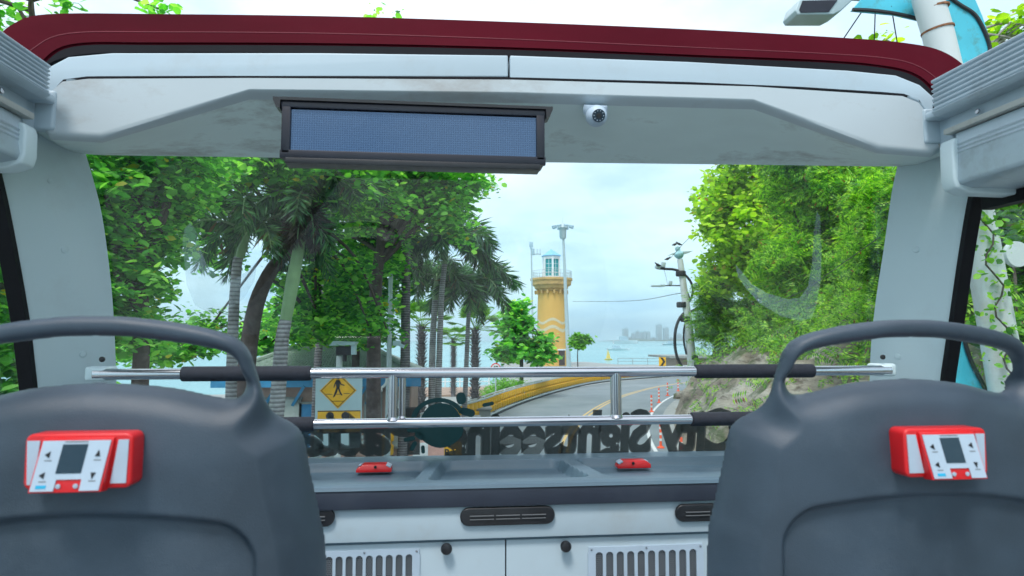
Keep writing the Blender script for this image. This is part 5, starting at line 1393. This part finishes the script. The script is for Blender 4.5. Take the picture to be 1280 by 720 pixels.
addp([(-2.2, -3.5), (.3, -3.5), (-1.2, 2), (-4.0, 7.5), (-5.4, 8.6), (-6.2, 8.2), (-4, 2)]); addp([(-.6, -3.5), (1.6, -3.5), (3.0, 1), (5.2, 5), (6.2, 5.8), (3.8, 6.2), (1.6, 2.2)])
mb.build('walking_figure', M['ink'], t)
mb = MB(); 
for x0, x1, y in ((-15, -7, 4.2), (7, 15, 3.6), (-3.5, 3.5, 4.2), (-8, 8, 13)): addp([(x0, y), (x1, y), (x1, y+.7), (x0, y+.7)])
mb.build('crossing_lines', M['ink'], t)
c2 = SB(424, 527); c2.y = -.034; w2, h2 = (w1.x-w0.x)*.46, .25
mb = MB(); mb.box((c2.x, -.034, c2.z), (w2*2, .006, h2*2)); mb.build('lower_plate', M['signy'], t)
for q in ((0, h2-.012, w2*2, .02), (0, -h2+.012, w2*2, .02)): mb = MB(); mb.box((c2.x+q[0], -.039, c2.z+q[1]), (q[2], .003, q[3])); mb.build('plate_border', M['ink'], t)
for q in (-.2, .14): mb = MB(); mb.lathe((c2.x+q, -.040, c2.z+.13), [(.09, -.002), (.09, .002)], 20, rot=(math.pi/2, 0, 0)); mb.build('lamp_symbol', M['ink'], t)
bx_ = thing('solar_beacon', 'dark box under a pale slanted hood standing on the sign pole', 'beacon', V3(431, 446, YB))
bl = Vector(bx_.location)
mb = MB(); mb.box((-.02, 0, .14), (.32, .26, .20)); mb.build('box', M['blackm'], bx_, bev=.01)
mb = MB(); mb.prism([Vector((-.32, -.25, .25)), Vector((-.22, -.25, .36)), Vector((.28, -.25, .34)), Vector((.24, -.25, .27))], (0, .5, 0)); mb.build('hood', M['signback'], bx_)
mb = MB(); mb.box((.20, .0, .16), (.09, .3, .22)); mb.build('side_plate', M['signback'], bx_)
mb = MB(); mb.tube([Vector((0, 0, -.10)), Vector((0, 0, .05))], .05, 10); mb.build('bracket', M['blackm'], bx_)

# --- thin pole with camera, other small furniture
YT = 19; b = gb(486, YT); t = thing('lamp_pole', 'thin tall grey pole with small white camera right of the pedestrian sign', 'pole', b)
tp = V3(489, 311, YT)-b; mb = MB(); mb.tube([Vector((0, 0, 0)), tp], [.085, .055], 12); mb.build('pole', M['galv'], t, smooth=True)
mb = MB(); mb.box(tuple(V3(496, 429, YT)-b), (.22, .14, .14)); mb.box(tuple(V3(502, 432, YT)-b), (.16, .12, .09), rot=(0, .5, 0)); mb.build('camera_box', M['signback'], t, bev=.01)
mb = MB(); mb.box(tuple(V3(488, 395, YT)-b), (.15, .12, .22)); mb.build('junction_box', M['galv'], t, bev=.01)

# --- tiled service building
YB1, YB2 = 21.0, 27.0
b = Vector((Xat(430, YB1), YB1, 0)); t = thing('tiled_building', 'low building with pale tiled hip roof and blue fascia behind the pedestrian sign', 'building', b)
xl, xr = Xat(285, YB1), Xat(515, YB1); ze = Zat(430, 472, YB1); zr = Zat(430, 436, 24)+.25
def q_(x, y, z): return Vector((x, y, z))-b
xl2, xr2 = xl+2.0, xr-1.9
rows = []
# tiled slope: real wavy courses
mb = MB(); nc = 17; nu = 170
def slope(u, v): # u across 0..1, v up 0..1
    a = q_(xl-.3+(xr-xl+.6)*u, YB1-.5, ze); c = q_(xl2+(xr2-xl2)*u, 24, zr); return a.lerp(c, v)
for j in range(nc):
    v0, v1 = j/nc, (j+1)/nc; r0_, r1_ = [], []
    for i in range(nu+1):
        w_ = .028*math.sin(i/nu*2*math.pi*46)
        r0_.append(slope(i/nu, v0)+Vector((0, 0, .05+w_))); r1_.append(slope(i/nu, v1+.012)+Vector((0, 0, .004+w_)))
    mb.grid([r0_, r1_]); mb.grid([[p-Vector((0, 0, .05)) for p in r0_], r0_])
roof = mb.build('roof', M['tile'], t)
mb = MB(); mb.grid([[q_(xl2, 24, zr), q_(xr2, 24, zr)], [q_(xl-.3, YB2+.5, ze), q_(xr+.3, YB2+.5, ze)]]); mb.add([q_(xr+.3, YB1-.5, ze), q_(xr+.3, YB2+.5, ze), q_(xr2, 24, zr)], [(0, 1, 2)]); mb.add([q_(xl-.3, YB1-.5, ze), q_(xl-.3, YB2+.5, ze), q_(xl2, 24, zr)], [(2, 1, 0)]); mb.build('roof_back', M['tile'], t)
mb = MB(); mb.tube([q_(xl2, 24, zr+.05), q_(xr2, 24, zr+.05)], .10, 10); mb.tube([q_(xr2, 24, zr+.05), q_(xr+.3, YB1-.5, ze+.08)], .09, 8); mb.tube([q_(xl2, 24, zr+.05), q_(xl-.3, YB1-.5, ze+.08)], .09, 8); mb.build('roof_ridge', M['tile'], roof, smooth=True)
mb = MB(); mb.box(tuple(q_((xl+xr)/2, YB1-.48, ze-.12)), (xr-xl+.6, .05, .26)); mb.build('fascia', M['blue'], t)
mb = MB(); mb.box(tuple(q_((xl+xr)/2, (YB1+YB2)/2, (ze-.1)/2)), (xr-xl, YB2-YB1, ze-.1)); mb.build('wall', M['pink'], t)
for a0_, a1_, y0, y1, mm, nm in ((340, 378, 497, 560, 'paleg', 'window'), (378, 394, 503, 560, 'bluedoor', 'door'), (458, 478, 484, 550, 'shutter', 'shutter'), (330, 337, 497, 560, 'bluedoor', 'door'), (488, 508, 500, 560, 'paleg', 'window')):
    x0, x1 = Xat(a0_, YB1), Xat(a1_, YB1); z1, z0 = Zat(430, y0, YB1), max(.1, Zat(430, y1, YB1))
    mb = MB(); mb.box(tuple(q_((x0+x1)/2, YB1-.03, (z0+z1)/2)), (x1-x0, .06, z1-z0)); f_ = mb.build(nm, M[mm], t)
    mb = MB()
    for zz in (z0, z1): mb.box(tuple(q_((x0+x1)/2, YB1-.05, zz)), (x1-x0+.12, .07, .07))
    for xx in (x0, x1): mb.box(tuple(q_(xx, YB1-.052, (z0+z1)/2)), (.06, .07, z1-z0))
    mb.build('frame', M['conc'], f_)
for px in (352, 386, 462, 476):   # blue brackets under the eave
    x = Xat(px, YB1); mb = MB(); mb.tube([q_(x, YB1-.5, ze-.2), q_(x-.45, YB1, ze-.85)], .06, 4); mb.build('eave_bracket', M['blue'], t)
# white tubular frame by the shutter
b2 = gb(470, 18.5); t2 = thing('pipe_frame', 'curved white pipes beside the shutter right of the pedestrian sign', 'pipe frame', b2)
mb = MB(); mb.tube([p-b2 for p in spline([V3(466, 470, 18.5), V3(468, 482, 18.5), V3(474, 486, 18.5), V3(482, 480, 18.5), V3(484, 470, 18.5)], 6)], .035, 8); mb.tube([p-b2 for p in spline([V3(461, 492, 18.5), V3(470, 489, 18.5), V3(478, 487, 18.5)], 4)], .05, 8); mb.build('pipe', M['whitepole'], t2, smooth=True)
mb = MB(); mb.tube([Vector((0, .1, 0)), V3(474, 486, 18.5)-b2+Vector((0, .1, 0))], .04, 8); mb.build('stand', M['whitepole'], t2, smooth=True)

# --- promenade: planters, benches, deck with white railing
def wall_block(label, px0, px1, Y, z, d, m='conc'):
    x0, x1 = Xat(px0, Y), Xat(px1, Y); b = Vector(((x0+x1)/2, Y, 0)); t = thing('planter', label, 'planter', b, 'concrete planters on the promenade')
    mb = MB(); mb.box((0, 0, z/2), (x1-x0, d, z)); mb.build('planter_box', M[m], t, bev=.04)
    mb = MB(); mb.box((0, 0, z+.04), (x1-x0+.12, d+.12, .08)); mb.build('coping', M['pave'], t, bev=.02)
wall_block('long grey concrete planter around the foot of the thin palm', 556, 612, 31, .55, 1.6)
wall_block('grey concrete planter at the foot of the dark-trunked palm', 498, 546, 27, .6, 1.6)
wall_block('low concrete block at the left end of the roller barrier', 575, 600, 27.5, .5, .9)
b = Vector((Xat(557, 50), 47, 0)); t = thing('wooden_deck', 'brown wooden viewing deck with white posts at the waterfront', 'deck', b)
mb = MB(); mb.box((0, .5, .06), (7, 7, .12)); mb.build('planks', mat('deck_planks', (.34, .24, .18), .8, var=.2, scale=3), t)
for i in range(7): mb = MB(); mb.tube([Vector((-3.3+i*1.1, 3.8, .12)), Vector((-3.3+i*1.1, 3.8, 1.05))], .045, 8); mb.build('post', M['lwhite'], t)
mb = MB()
for z in (.55, 1.02): mb.tube([Vector((-3.3, 3.8, z)), Vector((3.3, 3.8, z))], .03, 6)
mb.build('top_rail', M['lwhite'], t)
# notice boards glimpsed below the lower handrail, seen through the lettering
for px, py, Y, w, h, m_, lb, nm in ((592, 552, 16, .8, .9, 'signr', 'salmon pink and white poster board behind the window emblem', 'poster_board'), (560, 566, 18, .75, .55, 'signy', 'small yellow board with a circled letter below the emblem', 'notice_board')):
    b = gb(px if nm != 'poster_board' else 535, Y); c = Vector((0, 0, Zat(px, py, Y))); t = thing(nm, lb, 'board', b)
    mm = mat('salmon_poster', (.62, .36, .30), .6) if nm == 'poster_board' else M['signy']
    mb = MB(); mb.box(tuple(c), (w, .05, h)); mb.build('board', mm, t, bev=.005)
    for q in (-.3*w, .3*w): mb = MB(); mb.tube([Vector((q, .05, 0)), Vector((q, .05, c.z))], .025, 6); mb.build('leg', M['galv'], t)
    if nm == 'notice_board':
        mb = MB(); mb.lathe(tuple(c+Vector((0, -.029, 0))), [(.20, -.002), (.20, .002)], 28, rot=(math.pi/2, 0, 0)); mb.build('ring', M['ink'], t)
        mb = MB(); mb.lathe(tuple(c+Vector((0, -.034, 0))), [(.165, -.002), (.165, .002)], 28, rot=(math.pi/2, 0, 0)); mb.build('ring_face', M['signy'], t)
        mesh_obj('letter', upright(text_mesh('R', .26, bold=.008), c+Vector((0, -.039, 0))), M['ink'], t)
    else:
        mb = MB(); mb.box(tuple(c+Vector((-.15, -.028, -.2))), (.35, .006, .4)); mb.build('white_panel', M['signw'], t)
# low tan building behind the utility pole
b = gb(862, 74); t = thing('waterfront_building', 'low tan building with flat overhanging roof behind the utility pole', 'building', b)
x0, x1 = Xat(841, 74)-b.x, Xat(900, 74)-b.x; z1 = Zat(860, 447, 74)
mb = MB(); mb.box(((x0+x1)/2, 2, z1/2), (x1-x0, 6, z1)); mb.build('wall', M['tan'], t)
mb = MB(); mb.box(((x0+x1)/2-.4, 1.5, z1+.12), (x1-x0+1.6, 8, .24)); mb.build('roof', M['conc'], t)
mb = MB(); mb.box((x0+2.4, -1.03, z1*.45), (1.6, .06, 1.0)); mb.build('window', M['blackm'], t)

# --- turquoise sign with white leaning post, outside the right side window
YG = 6.4
def G(px, py, dy=0): return V3(px, py, YG+dy)
base = G(1285, 680); base.z = 0.02
t = thing('sculpted_sign', 'turquoise curved steel sign with rusty black edges on a leaning white post', 'sign', base)
mb = MB(); mb.tube([Vector((0, 0, 0)), G(1262, 500)-base, G(1232, 330)-base, G(1205, 180)-base, G(1172, 40)-base, G(1160, 0)-base, G(1158, -12)-base], [.19, .175, .165, .155, .15, .15, .15], 20); mb.build('post', M['whitepole'], t, smooth=True)
for q in ((1172, 38), (1166, 12)):
    c = G(*q)-base; mb = MB(); mb.lathe(tuple(c), [(.150, -.012), (.160, -.01), (.160, .01), (.150, .012)], 20, rot=(0, -.2, 0)); mb.build('band', M['rust'], t, smooth=True)
def sheet(px, dy, name, th=.05, m='turq'):
    mb = MB(); mb.prism([G(x, y, dy)-base for x, y in px], (0, th, 0)); return mb.build(name, M[m], t)
def edge(px, dy, name='sheet_edge'):
    mb = MB(); mb.tube(spline([G(x, y, dy)-base for x, y in px], 5), .022, 6); return mb.build(name, M['blackm'], t, smooth=True)
upper = [(1066, 12), (1078, -2), (1100, -40), (1180, -60), (1215, -10), (1228, 20), (1236, 45), (1237, 64), (1228, 76), (1205, 85), (1180, 70), (1172, 35), (1150, 24), (1120, 17)]
sheet(upper, .2, 'upper_sheet'); edge([(1066, 12), (1090, 13), (1120, 17), (1145, 23), (1156, 28)], .19); edge([(1180, -8), (1200, 6), (1218, 18), (1230, 38), (1237, 58), (1236, 70)], .19)
lowr = [(1191, 400), (1200, 395), (1205, 425), (1214, 455), (1232, 490), (1250, 530), (1190, 530), (1186, 470)]
sheet(lowr, .22, 'lower_sheet'); edge([(1205, 380), (1202, 400), (1207, 430), (1217, 458), (1235, 492), (1250, 530)], .20)
arch = spline([G(1199, 300, .1)-base, G(1206, 270, .1)-base, G(1225, 262-20, .1)-base, G(1250, 222+8, .1)-base, G(1290, 205+4, .1)-base, G(1340, 190, .1)-base], 6)
mb = MB(); mb.tube(arch, [.03+.05*i/len(arch) for i in range(len(arch))], 8, sy=.7); mb.build('fin_sheet', M['whitepole'], t, smooth=True); 
mb = MB(); mb.tube([p+Vector((0, -.02, -.06)) for p in arch], .018, 6); mb.tube(spline([G(1199, 300, .05)-base, G(1203, 350, .05)-base, G(1204, 400, .05)-base], 5), .016, 6); mb.build('sheet_edge', M['blackm'], t, smooth=True)
mb = MB(); c = G(1270, 318, .3)-base; mb.lathe(tuple(c), [(.14, -.03), (.145, 0), (.14, .03)], 36, rot=(math.pi/2, 0, 0)); mb.tube([c+Vector((0, .02, 0)), c+Vector((.5, .1, -.1))], .03, 8); mb.build('round_plate', M['whitepole'], t, smooth=True)
for i, (a_, b_) in enumerate((((1079, 12), (1056, 46)), ((1094, 15), (1093, 46)), ((1114, 8), (1121, 50)))):
    cable(['left guy wire under the turquoise sheet', 'middle thin guy wire under the turquoise sheet', 'right guy wire under the turquoise sheet'][i], [G(a_[0], a_[1], .2), G((a_[0]+b_[0])/2, (a_[1]+b_[1])/2, .6), G(b_[0]+(b_[0]-a_[0])*1.2, b_[1]+(b_[1]-a_[1])*1.2, 1.2)], .007, 'guy_wire')
# vine on the post
pv = [G(1244+9*math.sin(i*1.3)-i*2.4+28, 500-i*13, -.22) for i in range(23)]
b = pv[0].copy(); b.z = 0; tv = thing('climbing_vine', 'green vine climbing the white leaning post', 'vine', b)
mb = MB(); mb.tube([Vector((0, 0, 0))]+[p-b for p in pv], .010, 6); mb.build('stem', M['bark'], tv, smooth=True)
P = np.array([tuple(p-b) for p in pv for _ in range(11)]); P += rng.normal(size=P.shape)*np.array([.09, .05, .06])
cl = G(1225, 262, -.25)-b; P2 = np.array([tuple(cl)]*70)+rng.normal(size=(70, 3))*np.array([.16, .10, .17]); P = np.vstack([P, P2])
Vv, Fa = leaves(P, .055, BROAD, up=.3, droop=.6); mesh_obj('leaves', np_mesh('leaves', Vv, Fa), M['lf_creep'], tv)
# --- street lamp head upper right on its own mast arm
c = V3(1030, 6, 7.2); b = Vector((c.x+.5, 7.2, .2)); t = thing('street_lamp', 'grey street lamp head hanging over the roof edge at the top right', 'street lamp', b)
def S(px, py, dy=0): return V3(px, py, 7.2+dy)-b
mb = MB(); mb.prism([S(994, 13), S(998, 1), S(1012, -10), S(1064, -12), S(1068, -2), S(1052, 13), S(1042, 18), S(997, 18)], (0, .30, .0)); mb.build('lamp_housing', M['galv'], t, bev=.015, bseg=3)
mb = MB(); mb.prism([S(999, 12, -.005), S(1003, 1, -.005), S(1047, 0, -.005), S(1036, 15, -.005), S(1001, 16, -.005)], (0, -.004, 0)); mb.build('lamp_glass', M['bezel'], t)
hi_ = S(1064, -4, .15)
mb = MB(); mb.tube(spline([hi_-Vector((.1, 0, 0)), hi_+Vector((.35, 0, .03)), hi_+Vector((1.0, .0, .30)), hi_+Vector((2.6, .1, .9)), hi_+Vector((3.4, .2, .6)), hi_+Vector((3.5, .2, -1.0))], 8), .045, 10); mb.tube([hi_+Vector((3.5, .2, -1.0)), Vector((hi_.x+3.5, hi_.y+.2, 0))], [.05, .10], 12); mb.build('pole', M['galv'], t, smooth=True)

# --- boats and far skyline
b = atZ(760.5, 450, -3); t = thing('sailing_boat', 'small sailing boat with a yellow sail', 'sailing boat', b)
k = b.y/F
mb = MB(); mb.grid([[Vector((x, s*(.9*math.sqrt(max(0, 1-(x/1.3)**2)))*w_, z)) for x in np.linspace(-1.3, 1.3, 13)] for s, w_, z in ((-1, .5, .4), (-1, .3, 0), (1, .3, 0), (1, .5, .4))]); mb.build('hull', M['yboat'], t)
mb = MB(); hs = 14*k; mb.prism([Vector((-.75, 0, .5)), Vector((.75, 0, .5)), Vector((-.1, 0, hs))], (0, .08, 0)); mb.build('sail', M['yboat'], t)
mb = MB(); mb.tube([Vector((-.1, -.03, 0)), Vector((-.1, -.03, hs+.3))], .05, 6); mb.build('mast', M['galv'], t)
def boat(label, px, py, L, cab=.3, hh=1.2):
    b = atZ(px, py, -3); t = thing('motor_boat', label, 'motor boat', b, 'motor boats on the bay')
    mb = MB(); xs_ = np.linspace(-L/2, L/2, 13)
    mb.grid([[Vector((x, s*L*.13*w_*(1 if x < 0 else math.sqrt(max(0, 1-(2*x/L)**2))), z*(1+.3*max(0, x/L)))) for x in xs_] for s, w_, z in ((-1, 1, hh), (-1, .6, 0), (1, .6, 0), (1, 1, hh))]); mb.add([Vector((-L/2, -L*.13, hh)), Vector((-L/2, L*.13, hh)), Vector((L/2*.9, 0, hh*1.2))], [(0, 1, 2)]); mb.build('hull', M['lwhite'], t)
    mb = MB(); mb.prism([Vector((-L*.25, -L*.08, hh)), Vector((L*.12, -L*.08, hh)), Vector((L*.02, -L*.08, hh+L*cab*.6)), Vector((-L*.25, -L*.08, hh+L*cab*.6))], (0, L*.16, 0)); mb.build('cabin', M['far'], t)
boat('white speedboat on the bay right of the yellow sail', 773, 438, 14, .22); boat('distant pale boat near the shore of the far city', 782, 429.6, 40, .3, 5)
boat('low grey boat far to the right near the far city', 842, 431.5, 26, .2, 2)
# far land and towers 3 km away
YF = 3000
mb = MB(); xs_ = np.linspace(Xat(765, YF), Xat(1500, YF), 120)
top_ = [(-2.5+ (4+14*abs(mn.noise(Vector((x*.004, 0, 0))))+(0 if x < Xat(880, YF) else min(60, (x-Xat(880, YF))*.06)))*min(1, (x-xs_[0]+5)/120)) for x in xs_]
mb.grid([[Vector((x, YF-120, -3.4)) for x in xs_], [Vector((x, YF, z)) for x, z in zip(xs_, top_)], [Vector((x, YF+500, -3.4)) for x in xs_]]); o = mb.build('far_shore', mat('far_shore_green', (.10, .15, .10), .9), smooth=True); o['kind'] = 'structure'
k = YF/F
blds = [(778.5, 785, 409.5), (786.5, 789, 420), (789.5, 794, 415), (794.5, 799, 412.5), (799.5, 803, 414), (803.5, 807.5, 413), (808, 812.5, 413.5), (820.5, 827, 404.5), (829.5, 835.5, 408), (814, 819, 421), (836.5, 841, 421.5), (845.5, 851.5, 416), (853, 858, 420), (868, 872, 418), (876, 882, 414)]
names_ = ['slim pale tower standing alone at the left end of the far skyline', 'low block just right of the leftmost far tower', 'left shoulder block of the wide cluster on the far skyline', 'tallest block of the wide cluster on the far skyline', 'third block of the wide cluster on the far skyline', 'fourth block of the wide cluster on the far skyline', 'right end block of the wide cluster on the far skyline', 'tallest tower of the far skyline', 'second tallest tower right beside the tallest on the far skyline', 'low block between the cluster and the tallest far tower', 'low block right of the two tallest far towers', 'broad far tower just left of the utility pole', 'low far block behind the utility pole', 'far tower glimpsed right of the utility pole', 'farthest right tower of the skyline near the hillside leaves']
for (a_, c_, yt), lb in zip(blds, names_):
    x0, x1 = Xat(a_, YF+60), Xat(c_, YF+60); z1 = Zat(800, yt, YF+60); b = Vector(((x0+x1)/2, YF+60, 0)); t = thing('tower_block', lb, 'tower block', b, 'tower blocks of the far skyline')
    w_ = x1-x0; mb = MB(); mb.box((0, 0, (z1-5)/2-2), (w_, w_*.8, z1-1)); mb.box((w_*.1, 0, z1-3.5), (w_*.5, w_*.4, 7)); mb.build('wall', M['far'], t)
    mb = MB(); nfl = max(3, int(z1/7))
    for f_ in range(nfl): mb.box((0, -w_*.4-.3, 3+f_*(z1-8)/nfl), (w_*.86, .8, 2.2))
    mb.build('window_bands', M['conc'], t)

# ================================================================== WORLD, SUN, HAZE
w = bpy.data.worlds.new('World'); scene.world = w; w.use_nodes = True; nt = w.node_tree
bg = nt.nodes['Background']
sky = N(nt, 'ShaderNodeTexSky', sky_type='NISHITA'); sky.sun_disc = False; sky.sun_elevation = R(58); sky.sun_rotation = R(200); sky.air_density = 1.2; sky.dust_density = 2.0; sky.ozone_density = 1.5
tc = N(nt, 'ShaderNodeTexCoord'); sx = N(nt, 'ShaderNodeSeparateXYZ'); nt.links.new(tc.outputs['Generated'], sx.inputs[0])
# cloud deck seen in perspective: direction / height
mx = N(nt, 'ShaderNodeMath', operation='MAXIMUM'); mx.inputs[1].default_value = .0; nt.links.new(sx.outputs['Z'], mx.inputs[0])
ad = N(nt, 'ShaderNodeMath', operation='ADD'); ad.inputs[1].default_value = .22; nt.links.new(mx.outputs[0], ad.inputs[0])
dv = N(nt, 'ShaderNodeVectorMath', operation='DIVIDE'); nt.links.new(tc.outputs['Generated'], dv.inputs[0]); cb = N(nt, 'ShaderNodeCombineXYZ')
for i in range(3): nt.links.new(ad.outputs[0], cb.inputs[i])
nt.links.new(cb.outputs[0], dv.inputs[1])
cl = noise(nt, 1.5, 7, .55, co=dv.outputs[0], vec=(1, 1, 1.6))
cl2 = noise(nt, .9, 5, .5, co=dv.outputs[0], vec=(1, 1.3, 2))
hz_ = ramp(nt, sx.outputs['Z'], [(0.0, (4.6, 7.3, 8.7)), (.10, (5.5, 7.8, 8.9)), (.30, (6.9, 8.2, 9.0)), (.7, (8.4, 8.9, 9.8))])
cr = ramp(nt, cl.outputs['Fac'], [(.36, (.70, .80, .90)), (.50, (.95, .97, .98)), (.64, (1.14, 1.10, 1.06))])
cloudc = mixc(nt, 1.0, hz_.outputs['Color'], cr.outputs['Color'], 'MULTIPLY')
cover = ramp(nt, cl2.outputs['Fac'], [(.30, (.80,)*3), (.55, (.97,)*3)])
fin = mixc(nt, cover.outputs['Color'], sky.outputs['Color'], cloudc)
nt.links.new(fin, bg.inputs['Color']); bg.inputs['Strength'].default_value = .10
sd = bpy.data.lights.new('sun', 'SUN'); so = bpy.data.objects.new('sun', sd); COL.objects.link(so)
sd.energy = 1.5; sd.angle = R(14); sd.color = (1, .965, .92)
az, el = R(200), R(58)
# direction to the sun for this sky rotation (measured from +Y, clockwise)
dirs = Vector((math.sin(az)*math.cos(el), math.cos(az)*math.cos(el), math.sin(el)))
so.rotation_euler = dirs.to_track_quat('Z', 'Y').to_euler()
hm_ = bpy.data.materials.new('haze'); hm_.use_nodes = True; nt = hm_.node_tree; nt.nodes.remove(nt.nodes['Principled BSDF'])
pv_ = N(nt, 'ShaderNodeVolumePrincipled'); pv_.inputs['Color'].default_value = (.78, .95, 1.0, 1); pv_.inputs['Density'].default_value = .00025; pv_.inputs['Anisotropy'].default_value = .3
nt.links.new(pv_.outputs[0], nt.nodes['Material Output'].inputs['Volume'])
mb = MB(); mb.box((0, 2000, 60), (8400, 4500, 128+4)); hzb = mb.build('haze', hm_); hzb['kind'] = 'stuff'; hzb.display_type = 'WIRE'; 
scene.render.engine = 'CYCLES'; cy = scene.cycles
cy.max_bounces = 8; cy.diffuse_bounces = 3; cy.glossy_bounces = 3; cy.transparent_max_bounces = 16; cy.transmission_bounces = 4; cy.volume_bounces = 0
cy.use_adaptive_sampling = True; cy.caustics_reflective = False; cy.caustics_refractive = False; cy.use_denoising = True; cy.sample_clamp_indirect = 6
vs = scene.view_settings; vs.view_transform = 'Standard'; vs.look = 'None'; vs.exposure = 0.70; vs.gamma = 1
